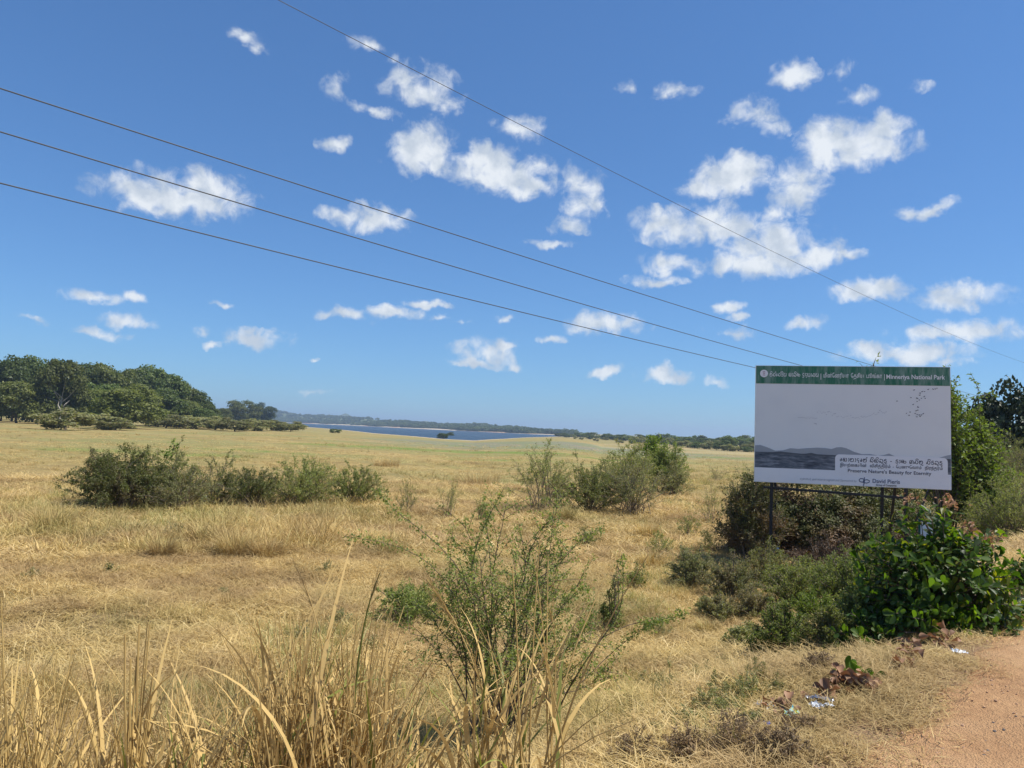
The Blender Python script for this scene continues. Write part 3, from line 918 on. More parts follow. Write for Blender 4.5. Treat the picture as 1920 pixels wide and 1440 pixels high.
WOOD = 'trees of the dense wood on the left'
def build_left_wood():
    ORD = 'first second third fourth fifth sixth seventh eighth ninth tenth eleventh twelfth thirteenth fourteenth'.split()
    # back row, then middle row (photo x, top y, width px, distance)
    back = [(-14, 676, 95, 240), (22, 672, 80, 232), (62, 664, 80, 236), (160, 682, 85, 246), (205, 687, 85, 240), (236, 690, 90, 250),
                                   (272, 688, 90, 255), (308, 698, 80, 250), (338, 716, 70, 252), (362, 734, 60, 250), (384, 752, 46, 246)]
    front = [(30, 708, 85, 205), (150, 715, 80, 214), (195, 722, 75, 218), (295, 728, 85, 228), (338, 746, 70, 230), (368, 762, 52, 228), (392, 770, 40, 235)]
    for i, (px, top, w, dist) in enumerate(back):
        tree_at('wood_tree', 'tree' if i % 4 else 'tree_olive', i % 5, px, 0, top, w, ORD[i] + ' tree from the left along the skyline of the dense left wood', 'tree', WOOD, dist)
    for i, (px, top, w, dist) in enumerate(front):
        tree_at('wood_tree', 'tree' if i % 4 else 'tree_olive', (i + 2) % 5, px, 0, top, w, ORD[i] + ' tree from the left in the lower middle row of the dense left wood', 'tree', WOOD, dist)
    t = tree_at('tall_tree', 'tree_olive', 1, 108, 0, 667, 88, 'tall loose grey green tree with pale bare trunks showing in the left wood', 'tree', None, 206)
    for ch in t.children:
        if ch.name.startswith('trunk'): ch.data = tree_proto(131, 'pale_tree', 10, 10, 50, 10, .4, .2, 'tree_olive', 'palebark')[1]
    tree_at('round_tree', 'tree', 2, 46, 788, 733, 92, 'low dense dark green tree at the field edge on the far left', 'tree')
    tree_at('round_tree', 'tree', 4, 2, 789, 706, 66, 'bright green tree cut by the left edge of the photo at the field edge', 'tree')
    tree_at('olive_tree', 'tree_olive', 0, 243, 804, 721, 112, 'big rounded olive brown tree standing in front of the left wood', 'tree')
    tree_at('round_tree', 'tree', 1, 168, 796, 752, 60, 'small mid green tree left of the big olive tree', 'tree')
    tree_at('olive_tree', 'tree_olive', 3, 345, 797, 762, 70, 'low olive tree right of the big olive tree at the wood edge', 'tree')
    tree_at('olive_tree', 'tree_olive', 2, 408, 796, 762, 44, 'small olive tree at the right end of the wood', 'tree')
    tree_at('olive_tree', 'tree_olive', 4, 452, 796, 751, 62, 'olive tree standing just left of the last dark round tree by the lake', 'tree')
    tree_at('dark_tree', 'dark', 0, 491, 797, 755, 46, 'dark round tree, last of the wood, beside the lake shore', 'tree')
    for i, (px, base, top, w) in enumerate([(185, 805, 774, 70), (215, 806, 782, 60), (312, 803, 776, 70), (360, 804, 778, 70), (402, 806, 780, 70), (440, 809, 782, 66), (478, 808, 784, 66), (515, 808, 787, 66), (545, 809, 789, 50)]):
        tree_at('low_bush', 'bush', i % 3, px, base, top, w, ORD[i] + ' from the left of the low grey green bushes at the foot of the wood', 'bush', 'low bushes along the foot of the left wood')
    tree_at('low_bush', 'bush', 1, 118, 806, 764, 84, 'widest grey bush in front of the left wood, near the dead branch', 'bush')
    tree_at('lone_bush', 'greenbush', 0, 628, 812, 803.5, 22, 'tiny lone dark bush on the shore left of the pair', 'bush')
    tree_at('lone_bush', 'greenbush', 1, 830, 823, 811, 24, 'dark bush on the lake shore, left of a close pair', 'bush')
    tree_at('lone_bush', 'greenbush', 2, 845, 822, 810, 15, 'smaller bush on the lake shore, right of a close pair', 'bush')
    # dead pale branch
    p = place(122, 800); m = px_to_m(p)
    q = lambda dx, dz: p + np.array([dx * m, 0, dz * m])
    mb = MB()
    for pts in ([(-12, 0), (-8, 22), (-4, 34), (4, 42)], [(-6, 26), (-2, 36), (2, 40)], [(-8, 24), (-14, 34), (-13, 40)]):
        mb.add(*tube([q(a, b) for a, b in pts], np.linspace(.16, .05, len(pts)), 5))
    tag(obj('dead_branch', mb.mesh('dead_branch', M['palebark'], True)), 'bare pale dead branch sticking out of the bushes by the left wood', 'branch')

build_left_wood()

FARG = 'trees of the far tree line beyond the field'
def build_far_line():
    rs = np.random.default_rng(3)
    LT = 'low dark green tree in the tree line on the far side of the field'
    LB = 'low olive bush in front of the far tree line'
    for i, px in enumerate(np.concatenate([np.linspace(1046, 1440, 30), [1462, 1490]])):
        f = (px - 1046) / 400
        top = np.interp(px, [1040, 1075, 1090, 1120, 1150, 1200, 1240, 1300, 1340, 1400, 1800], [813, 811, 809, 813, 814, 814, 813, 817, 818, 818, 832]) + rs.uniform(-1, 4)
        w = rs.uniform(18, 34) * (.8 + .6 * min(f, 1))
        tree_at('far_tree', ('far', 'far', 'far_olive')[i % 3], i % 3, px + rs.uniform(-4, 4), 0, top, w, LT, 'tree', FARG, np.interp(px, [1046, 1200, 1440, 1800], [760, 520, 400, 300]) + rs.uniform(-20, 60))
    for i, px in enumerate(np.linspace(1065, 1412, 26)):
        base = np.interp(px, [1065, 1200, 1300, 1412], [822, 831, 839, 848]) + rs.uniform(-3, 2)
        hgt = np.interp(px, [1065, 1412], [5, 15]) * rs.uniform(.7, 1.5)
        tree_at('far_bush', 'bush' if i % 3 else 'greenbush', i % 3, px + rs.uniform(-4, 4), base, base - hgt, hgt * rs.uniform(1.6, 2.8), LB, 'bush', 'bushes in front of the far tree line')
    tree_at('far_tree', 'far', 1, 1366, 843, 817, 32, 'round dark tree, tallest in the far tree line left of the billboard', 'tree')
    # woods over the far hills and along the far shore: one mass
    n = 6500
    a = rs.uniform(HT[0, 0], HT[-1, 0], n)
    q = np.where(rs.uniform(0, 1, n) < .5, rs.uniform(1.012, 1.10, n), rs.uniform(1.05, 1.36, n))
    R = q * np.interp(a, HT[:, 0], HT[:, 1])
    x, y = R * np.sin(a), R * np.cos(a)
    z = hill_z(a, R)
    keep = (wob(x, y, .006, 2) > -.55) & (z > -2.0 + .8 * wob(x, y, .02, 4))
    x, y, z = x[keep], y[keep], z[keep]
    protos = []
    for k in range(3):
        mb, C = crown_mb(300 + k, 5, 3.6, 14, 26, 1.9)
        for V in mb.V: V[:, 2] += 3.0
        protos.append(mb)
    scatter('distant_woodland', protos, np.stack([x, y, z], -1), z_rot(rs, len(x), .05), rs.uniform(.6, 1.25, len(x)), rs.integers(0, 3, len(x)), [M['woodland']])

build_far_line()

# ------------------------------------------------------------------ scrub
def thornbush(seed, w, h, n=60, leaf=.035, twigs=6, per=26, inner=.3, shoots=3, sparse=0.0, proto=LEAF, stem_r=.012, lift=.45, up=.4, depth=None):
    """thin stems arching from one root over a dome, twigs off them, a leaf on every few centimetres; returns (stems, leaves)"""
    rs = np.random.default_rng(seed)
    rho = np.sqrt(rs.uniform(0, 1, n)) * .98
    th = rs.uniform(0, 2 * np.pi, n)
    top = h * np.sqrt(np.clip(1 - rho ** 2, 0, 1)) * rs.uniform(.72, 1.04, n) + h * .12
    wy = depth or w
    E = np.stack([rho * np.cos(th) * w / 2, rho * np.sin(th) * wy / 2, top], -1)
    E[:shoots] = E[:shoots] * np.array([.8, .8, 1.0]) + np.array([0, 0, h * .25]) * rs.uniform(.5, 1.4, (shoots, 1))
    B = rs.normal(0, .07, (n, 3)) * np.array([w, wy, 0])
    C = B * .5 + E * np.array([lift, lift, .75]) + rs.normal(0, .05 * h, (n, 3))
    t = np.linspace(0, 1, 8)[None, :, None]
    P = (1 - t) ** 2 * B[:, None] + 2 * t * (1 - t) * C[:, None] + t ** 2 * E[:, None]
    P += rs.normal(0, .012 * h, P.shape) * t
    sm = MB()
    sm.add(*many_tubes(P, stem_r * np.linspace(1, .25, 8)[None] * rs.uniform(.6, 1.2, (n, 1)), 4))
    # twigs
    k = n * twigs
    si = np.repeat(np.arange(n), twigs)
    tt = rs.uniform(inner, 1, k)
    def bez(i, t):
        t = t[:, None]
        return (1 - t) ** 2 * B[i] + 2 * t * (1 - t) * C[i] + t ** 2 * E[i]
    S = bez(si, tt)
    out = nrm(S * np.array([1, 1, .4]) + np.array([0, 0, h * .1]))
    D = nrm(out * .7 + rand_dir(rs, k) + np.array([0, 0, up]))
    ln = rs.uniform(.10, .30, k) * h * (1.25 - tt * .6)
    u = np.linspace(0, 1, 4)[None, :, None]
    TP_ = S[:, None] + D[:, None] * ln[:, None, None] * u + np.array([0, 0, -.25]) * (u ** 2) * ln[:, None, None] * .5
    sm.add(*many_tubes(TP_, stem_r * .4 * np.linspace(1, .3, 4)[None] * np.ones((k, 1)), 3))
    # leaves on twigs and the outer stems
    li = np.repeat(np.arange(k), per)
    m = len(li)
    v = rs.uniform(.05, 1.05, m)[:, None]
    pos = S[li] + D[li] * ln[li][:, None] * v + np.array([0, 0, -.125]) * v ** 2 * ln[li][:, None] + rs.normal(0, leaf * .45, (m, 3))
    m2 = int(n * per * 1.2)
    i2 = rs.integers(0, n, m2); t2 = rs.uniform(max(inner, .4), 1, m2)
    pos2 = bez(i2, t2) + rs.normal(0, leaf * .6, (m2, 3))
    pos = np.concatenate([pos, pos2]); m = len(pos)
    if sparse: pos = pos[rs.uniform(0, 1, m) > sparse]; m = len(pos)
    pos = pos[pos[:, 2] > .02]; m = len(pos)
    nn = nrm(rand_dir(rs, m) + np.array([0, 0, .6]))
    ax = np.cross(nn, rand_dir(rs, m))
    lm = MB().add(*instances(*proto, pos, ax, nn, leaf * rs.uniform(.55, 1.3, m)))
    return sm, lm

def scrub(name, seed, px, base_py, wpx, hpx, label, mat='thorn', cat='bush', group=None, bark='twig', **kw):
    p = place(px, base_py); m = px_to_m(p)
    s, l = thornbush(seed, wpx * m, hpx * m, **kw)
    t = thing(name, label, cat, p - np.array([0, 0, .03]), group)
    obj('stems', s.mesh(name + '_stems', M[bark]), t)
    obj('foliage', l.mesh(name + '_foliage', M[mat]), t)
    return t

def build_scrub():
    D = dict(n=110, leaf=.055, twigs=8, per=28)
    scrub('thorn_bush', 1, 218, 957, 185, 94, 'large dark rounded thorn bush, biggest of the left scrub group', 'dark_thorn', shoots=6, **D)
    scrub('thorn_bush', 2, 300, 952, 170, 88, 'pale green feathery bush behind the large dark thorn bush', shoots=8, n=60, leaf=.045, twigs=6, per=27)
    scrub('thorn_bush', 3, 335, 960, 160, 68, 'low grey twiggy bush at the right foot of the large dark thorn bush', 'grey_thorn', n=70, leaf=.042, twigs=6, per=23)
    scrub('thorn_bush', 4, 405, 950, 130, 80, 'sparse bush with tall thin shoots in the middle of the left scrub group', n=40, leaf=.042, twigs=6, per=21, shoots=9)
    scrub('thorn_bush', 5, 470, 952, 160, 66, 'dark low bush right of the sparse shoots in the left scrub group', 'dark_thorn', n=80, leaf=.045, twigs=7, per=27)
    scrub('thorn_bush', 6, 565, 950, 185, 80, 'wide green bush with feathery top in the left scrub group', n=90, leaf=.045, twigs=7, per=26, shoots=9)
    scrub('thorn_bush', 7, 668, 950, 130, 66, 'small separate bush at the right end of the left scrub group', n=60, leaf=.045, twigs=7, per=26, shoots=5)
    # leafy shoot standing over the large bush
    scrub('leafy_shoot', 8, 316, 948, 26, 112, 'upright leafy bright green shoot rising above the left scrub group', 'bright', 'plant', n=4, leaf=.11, twigs=9, per=5, shoots=1, inner=.7)
    # scrub right of the middle
    scrub('thorn_bush', 11, 1015, 962, 190, 110, 'open feathery bush at the left end of the middle scrub group', n=55, leaf=.042, twigs=7, per=20, shoots=8, inner=.4)
    scrub('thorn_bush', 12, 1105, 962, 170, 80, 'dense dark low bush in the middle scrub group', 'dark_thorn', n=95, leaf=.045, twigs=7, per=29, shoots=4)
    scrub('thorn_bush', 13, 1190, 968, 175, 104, 'grey twiggy bush at the front right of the middle scrub group', 'grey_thorn', n=60, leaf=.042, twigs=7, per=21, shoots=5)
    scrub('thorn_bush', 14, 1175, 930, 130, 92, 'tall green bush at the back of the middle scrub group', n=90, leaf=.055, twigs=7, per=24, shoots=5)
    scrub('thorn_bush', 15, 1252, 925, 90, 84, 'dark dense bush under the bright leafy top in the middle scrub group', 'shrub', n=90, leaf=.055, twigs=7, per=29, shoots=4)
    scrub('thorn_bush', 16, 1265, 932, 70, 60, 'small grey green bush at the right end of the middle scrub group', 'grey_thorn', n=50, leaf=.045, twigs=6, per=23)
    scrub('leafy_bush', 17, 1225, 922, 58, 96, 'bright yellow green leafy bush rising out of the middle scrub group', 'bright', n=26, leaf=.16, twigs=7, per=7, shoots=3, inner=.55)
    # nearer bushes
    scrub('low_shrub', 21, 765, 1172, 165, 72, 'low dark leafy shrub in the hay left behind the tall thin shrub', 'shrub', bark='stemred', n=44, leaf=.028, twigs=7, per=22)
    scrub('small_shrub', 22, 1146, 1186, 54, 72, 'small upright shrub in the hay just right of the tall thin shrub', 'shrub', bark='stemred', n=14, leaf=.024, twigs=6, per=27, shoots=2)
    scrub('thin_plant', 23, 1152, 1190, 20, 128, 'tall single thin leafy stem behind the right branches of the tall shrub', 'shrub', 'plant', bark='stemred', n=3, leaf=.022, twigs=9, per=9, shoots=2, inner=.5)
    scrub('dry_bush', 24, 1300, 1108, 105, 72, 'grey dry bush left of the billboard, taller of two', 'grey_thorn', n=70, leaf=.024, twigs=7, per=27, shoots=5)
    scrub('dry_bush', 25, 1375, 1130, 125, 66, 'grey dry bush below the billboard posts, lower of two', 'grey_thorn', n=70, leaf=.024, twigs=7, per=27, shoots=5)
    scrub('undergrowth_bush', 26, 1500, 1150, 170, 82, 'low bush with mixed green leaves in front of the billboard posts', 'thorn', n=80, leaf=.03, twigs=7, per=27, shoots=6)
    scrub('undergrowth_bush', 27, 1590, 1160, 150, 96, 'fresh green bush below the right side of the billboard', 'shrub', n=80, leaf=.03, twigs=7, per=27, shoots=8)
    scrub('undergrowth_bush', 28, 1640, 1120, 90, 90, 'tall thin green bush at the left of the big glossy bush', 'bright', n=26, leaf=.05, twigs=6, per=10, shoots=5)
    scrub('undergrowth_bush', 29, 1470, 1236, 120, 82, 'small dark bush with brown twigs between the hay and the dirt road', 'shrub', bark='stemred', n=48, leaf=.026, twigs=7, per=23, shoots=4)
    scrub('undergrowth_bush', 30, 1420, 1165, 100, 50, 'brown and green low bush left of the dark roadside bush', 'grey_thorn', n=60, leaf=.024, twigs=6, per=23)
    scrub('undergrowth_bush', 31, 1565, 1225, 110, 70, 'low green bush right of the small dark bush by the road', 'thorn', n=50, leaf=.026, twigs=7, per=23, shoots=4)
    for i, (px, py, w, h, lab, mt) in enumerate([
        (1440, 1098, 110, 62, 'olive weed bush at the left foot of the billboard posts', 'thorn'),
        (1535, 1196, 130, 66, 'yellow green weed patch in the middle of the roadside undergrowth', 'bright'),
        (1622, 1190, 110, 80, 'olive green weed bush against the left side of the glossy bush', 'thorn'),
        (1400, 1225, 90, 44, 'thin brownish weed left of the small dark bush by the road', 'grey_thorn'),
        (1345, 1165, 90, 44, 'flat grey weed patch below the two grey dry bushes', 'grey_thorn'),
        (1560, 1120, 120, 60, 'green weed bush hiding the foot of the creeper thicket', 'shrub')]):
        scrub('undergrowth_weed', 80 + i, px, py, w, h, lab, mt, 'weed', n=60, leaf=.026, twigs=7, per=22, shoots=6)
    BW = 'low dead brown weed in the dry grass near the bottom edge'
    for i, (px, py, w, h) in enumerate([(1470, 1425, 120, 50), (1380, 1405, 130, 60), (1290, 1430, 120, 56), (1540, 1262, 80, 34), (1195, 1440, 110, 56), (1500, 1375, 90, 34)]):
        scrub('dead_weed', 90 + i, px, py, w, h, BW, 'deadweed', 'weed', 'dead brown weeds near the bottom edge', n=46, leaf=.013, twigs=9, per=8, stem_r=.0035, shoots=5)
    FW = 'thin wispy green shrub growing loose in the golden grass of the middle field'
    for i, (px, py, w, h) in enumerate([(762, 968, 60, 60), (838, 975, 70, 66), (1330, 985, 80, 66), (1385, 950, 90, 60), (1395, 905, 80, 40), (1290, 1010, 60, 40), (1345, 905, 60, 30), (900, 980, 50, 40), (1240, 1040, 60, 40), (1330, 1040, 70, 46), (1195, 1110, 60, 40), (1100, 1030, 60, 40)]):
        scrub('wispy_shrub', 110 + i, px, py, w, h, FW, 'thorn', 'shrub', 'wispy shrubs in the middle field', n=22, leaf=.03, twigs=6, per=10, stem_r=.006, shoots=5)
    for i, (px, py, w, h) in enumerate([(60, 1090, 40, 20), (420, 1120, 40, 18), (610, 1075, 44, 22), (330, 1010, 50, 30), (640, 1180, 60, 34), (1000, 1200, 50, 30), (1240, 1200, 60, 34), (1070, 1230, 50, 28), (560, 1210, 60, 34), (690, 1230, 60, 34)]):
        scrub('field_weed', 130 + i, px, py, w, h, 'small low olive green weed in the cut hay of the near field', 'grey_thorn', 'weed', 'low weeds in the near hay', n=18, leaf=.02, twigs=6, per=10, stem_r=.004, shoots=3)
    W = 'low wispy grey green weed in the dry grass beside the road'
    for i, (px, py, w, h) in enumerate([(1255, 1320, 80, 50), (1330, 1345, 90, 50), (1395, 1330, 90, 56), (1230, 1400, 70, 40), (1420, 1290, 60, 40), (1320, 1290, 60, 40), (1180, 1350, 60, 46), (1285, 1375, 90, 46), (1370, 1360, 90, 46), (1210, 1300, 60, 36), (1405, 1375, 70, 40), (1350, 1310, 70, 40), (1150, 1420, 70, 44), (1450, 1310, 60, 30)]):
        scrub('wispy_weed', 40 + i, px, py, w, h, W, 'grey_thorn', 'weed', 'wispy weeds in the dry grass by the road', n=26, leaf=.014, twigs=6, per=18, stem_r=.004, shoots=5)
    scrub('wispy_weed', 50, 1355, 1262, 14, 34, 'small bright green seedling standing alone in the hay', 'bright', 'plant', n=3, leaf=.035, twigs=6, per=5, stem_r=.004)
    scrub('small_weed', 51, 207, 1078, 26, 20, 'tiny green weed alone in the cut hay on the left', 'shrub', 'weed', n=8, leaf=.03, twigs=4, per=8)
    # scrub behind the billboard on the right
    scrub('scrub_bush', 61, 1850, 985, 170, 125, 'wide pale green scrub bush behind the big glossy bush', 'thorn', n=110, leaf=.04, twigs=7, per=27, shoots=7)
    scrub('scrub_bush', 62, 1925, 968, 140, 120, 'pale green scrub bush at the right edge of the photo', 'thorn', n=90, leaf=.04, twigs=7, per=27, shoots=7)
    scrub('scrub_bush', 63, 1775, 975, 100, 100, 'brownish green scrub bush just right under the billboard', 'grey_thorn', n=80, leaf=.036, twigs=7, per=27, shoots=4)
    scrub('scrub_bush', 65, 1895, 1025, 150, 95, 'yellowish green scrub bush low at the right edge above the roadside leaf litter', 'thorn', n=90, leaf=.035, twigs=7, per=26, shoots=7)
    scrub('scrub_bush', 64, 1840, 930, 150, 85, 'darker green scrub bush under the slim tree behind the billboard', 'shrub', n=90, leaf=.05, twigs=7, per=27, shoots=4)

build_scrub()

def build_right_trees():
    def leafy(name, seed, px, dist, top, wpx, label, mat, **kw):
        d = ray(px, 850); b = on_ground(d[0] / d[1] * dist, dist)
        m = px_to_m(b)
        dt = ray(px, top); h = EYE[2] + dt[2] / dt[1] * dist - b[2]
        s, l = thornbush(seed, wpx * m, h, **kw)
        t = thing(name, label, 'tree', b - np.array([0, 0, .05]))
        obj('trunk', s.mesh(name + '_trunk', M['bark']), t); obj('crown', l.mesh(name + '_crown', M[mat]), t)
        return t
    leafy('slim_tree', 71, 1770, 21, 738, 56, 'slim leafy green tree rising behind the right edge of the billboard', 'bright', n=70, leaf=.12, twigs=9, per=18, inner=.35, stem_r=.03, shoots=0, depth=1.3)
    leafy('slim_tree', 72, 1838, 21, 790, 58, 'drooping leafy green tree between the billboard and the dark tree', 'bright', n=80, leaf=.11, twigs=9, per=18, inner=.2, stem_r=.03, up=-.3, shoots=2, depth=1.4)
    leafy('slim_tree', 73, 1640, 17.5, 684, 14, 'thin tree whose tip just shows over the top edge of the billboard', 'bright', n=8, leaf=.12, twigs=6, per=8, inner=.5, stem_r=.03, shoots=0)
    tree_at('dark_tree', 'dark', 1, 1905, 0, 716, 135, 'big dark tree at the right edge of the photo', 'tree', None, 46)

build_right_trees()

# ------------------------------------------------------------------ overgrown thicket under the billboard
def build_thicket():
    rs = np.random.default_rng(77)
    c = place(1545, 1062)
    c = on_ground(c[0] + .25, c[1] + .9)
    m = px_to_m(c)
    t = thing('creeper_thicket', 'large dark creeper covered thicket behind the billboard posts', 'thicket', c)
    lobes = [(0, .2, 1.8, 2.0), (-1.1, 0, 1.05, 1.5), (1.15, .2, 1.3, 1.85), (-.2, -.45, 1.2, 1.35), (.7, -.5, 1.05, 1.25), (1.9, .3, 1.1, 1.7), (-.6, -.6, .8, .9)]
    P, Nn = [], []
    for (x, y, r, h) in lobes:
        n = int(13000 * r)
        d = rand_dir(rs, n); d[:, 2] = np.abs(d[:, 2])
        k = 1 + .16 * wob(d[:, 0] * 4 + x, d[:, 2] * 4 + d[:, 1] * 3, 1.5, x) + rs.normal(0, .05, n)
        P.append(np.stack([x + d[:, 0] * r * .85 * k, y + d[:, 1] * r * .75 * k, d[:, 2] * h * k], -1)); Nn.append(d)
    P = np.concatenate(P); Nn = np.concatenate(Nn)
    n = len(P)
    nn = nrm(Nn + rs.normal(0, .6, (n, 3)) + np.array([0, 0, .5])); ax = np.cross(nn, rand_dir(rs, n))
    dead = (wob(P[:, 0] * 1.4, P[:, 2] * 2, 1.3, 5) + rs.normal(0, .3, n) > .5) & (P[:, 2] < 1.6)
    a = ~dead
    obj('creeper_leaves', MB().add(*instances(*LEAF, P[a], ax[a], nn[a], .065 * rs.uniform(.6, 1.3, a.sum()))).mesh('creeper_leaves', M['vine']), t)
    obj('dead_creeper', MB().add(*instances(*NARROW, P[dead], ax[dead], nn[dead], .07 * rs.uniform(.6, 1.4, dead.sum()))).mesh('dead_creeper', M['deadvine']), t)
    # hanging bare vines and inner stems
    k = 170
    s = P[rs.integers(0, n, k)] * np.array([1.02, 1.02, 1])
    e = s * np.array([1.05, 1.05, .1]) + rs.normal(0, .12, (k, 3)) * np.array([1, 1, 0])
    u = np.linspace(0, 1, 6)[None, :, None]
    Q = s[:, None] * (1 - u) + e[:, None] * u + rs.normal(0, .05, (k, 6, 3))
    obj('vine_stems', MB().add(*many_tubes(Q, np.full((k, 6), .006), 3)).mesh('vine_stems', M['deadvine']), t)
    # separate bush lobe at the left of the posts
    scrub('thicket_bush', 78, 1408, 1062, 125, 150, 'green and brown creeper bush left of the billboard posts', 'vine', n=110, leaf=.045, twigs=8, per=20, shoots=6)
    scrub('thicket_bush', 79, 1560, 1095, 190, 70, 'dark brown low bush at the foot of the creeper thicket', 'deadvine', n=80, leaf=.04, twigs=8, per=16, shoots=4)

build_thicket()

# ------------------------------------------------------------------ billboard
def glyph_data():
    def A(cx, cy, r, a0=0, a1=360, n=12, k=1.0):
        a = np.radians(np.linspace(a0, a1, n)); return [(cx + r * math.cos(t), cy + r * k * math.sin(t)) for t in a]
    G = {
     'ma': (1.0, [A(.25,.72,.17), [(.08,.72),(.05,.35),(.2,.05),(.5,0),(.8,.08),(.95,.4),(.88,.75),(.7,.92),(.52,.8),(.5,.45)]]),
     'na': (1.1, [A(.2,.3,.16), [(.36,.3),(.3,.75),(.55,.95),(.85,.85),(1,.5),(.85,.1),(.6,0),(.5,.2)]]),
     'ya': (1.1, [A(.2,.82,.13), [(.08,.78),(.05,.3),(.25,0),(.52,.12),(.58,.6),(.62,.15),(.85,0),(1.05,.3),(1,.8),(.8,.95)]]),
     'ra': (.75, [A(.36,.33,.31,130,-170), [(.12,.5),(.2,.85),(.4,1),(.68,.9)]]),
     'ja': (1.05, [A(.25,.3,.2), [(.05,.4),(.1,.85),(.4,.98),(.55,.7),(.55,.1),(.8,0),(1,.35),(.9,.9),(.7,.95)]]),
     'ta': (1.05, [A(.22,.25,.17), [(.4,.25),(.55,.03),(.8,.02),(1,.4),(.8,.9),(.4,.98),(.08,.7)]]),
     'ka': (1.3, [A(.25,.4,.2), [(.05,.5),(.2,.95),(.55,.95),(.65,.4),(.65,.03)], A(.95,.4,.3,200,-130)]),
     'u': (.8, [[(.7,.9),(.3,.98),(.05,.6),(.3,.3),(.7,.3),(.6,0),(.3,-.25),(.05,-.1)]]),
     'da': (.75, [[(.6,.85),(.25,.95),(.08,.6),(.3,.35),(.6,.35),(.4,.15),(.5,-.2),(.68,-.3)]]),
     'sa': (1.2, [A(.3,.3,.23), [(.05,.4),(.25,.95),(.55,.9),(.6,.4),(.6,.05),(.9,0),(1.1,.4),(.95,.9),(.75,.9)]]),
     'ba': (1.05, [A(.25,.7,.18), [(.05,.6),(.1,.1),(.5,0),(.9,.1),(.97,.7),(.7,.95),(.5,.8)]]),
     'va': (.95, [A(.22,.28,.17), [(.06,.4),(.15,.85),(.5,.98),(.8,.75),(.85,.3),(.6,0),(.42,.2)]]),
     'ga': (1.05, [A(.2,.2,.16), [(.05,.3),(.1,.8),(.4,.98),(.55,.6),(.55,.05)], [(.55,.6),(.75,.98),(.95,.8),(.95,0)]]),
     'aa': (.45, [[(.1,.9),(.3,.95),(.36,.3),(.2,.05),(.1,.1)]]),
     'ae': (.45, [[(.1,.75),(.32,.98),(.32,.2),(.05,.05)]]),
     'e': (.6, [A(.25,.3,.2), [(.45,.3),(.4,.8),(.2,.92)]]),
     'i': (0, [A(-.5,1.02,.36,165,5)]),
     'v': (0, [[(-.3,1.0),(-.12,1.35),(.05,1.2)]]),
     'uu': (0, [[(-.55,-.12),(-.35,-.36),(-.05,-.2)]]),
     '-': (.6, [[(.1,.45),(.5,.45)]]), ' ': (.55, []), '|': (.4, [[(.2,-.3),(.2,1.25)]]),
    }
    return G
GLY = glyph_data()

def stroke_text(names, w=.15):
    """flat strokes as quads, unit x-height; returns V2 (n,2), F"""
    V, F, x = [], [], 0.0
    for nme in names:
        adv, lines = GLY[nme]
        for ln in lines:
            P = np.array(ln, float) + np.array([x, 0])
            T = nrm(np.gradient(P, axis=0)); Nn = np.stack([-T[:, 1], T[:, 0]], -1) * w / 2
            b = len(V)
            for p, nn in zip(P, Nn): V.append(p + nn); V.append(p - nn)
            for i in range(len(P) - 1): F.append((b + 2 * i, b + 2 * i + 1, b + 2 * i + 3, b + 2 * i + 2))
        x += adv + (.14 if adv else 0)
    return np.array(V), np.array(F)

def font_text(s, bold=0.0):
    cu = bpy.data.curves.new('lettering', 'FONT'); cu.body = s; cu.size = 1; cu.offset = bold; cu.resolution_u = 3
    o = bpy.data.objects.new('lettering', cu); COL.objects.link(o)
    dg = bpy.context.evaluated_depsgraph_get()
    me = bpy.data.meshes.new_from_object(o.evaluated_get(dg))
    V = np.array([v.co[:2] for v in me.vertices]); F = [list(p.vertices) for p in me.polygons]
    T = []
    for f in F:
        for i in range(1, len(f) - 1): T.append((f[0], f[i], f[i + 1]))
    bpy.data.objects.remove(o); bpy.data.curves.remove(cu); bpy.data.meshes.remove(me)
    return V, np.array(T)

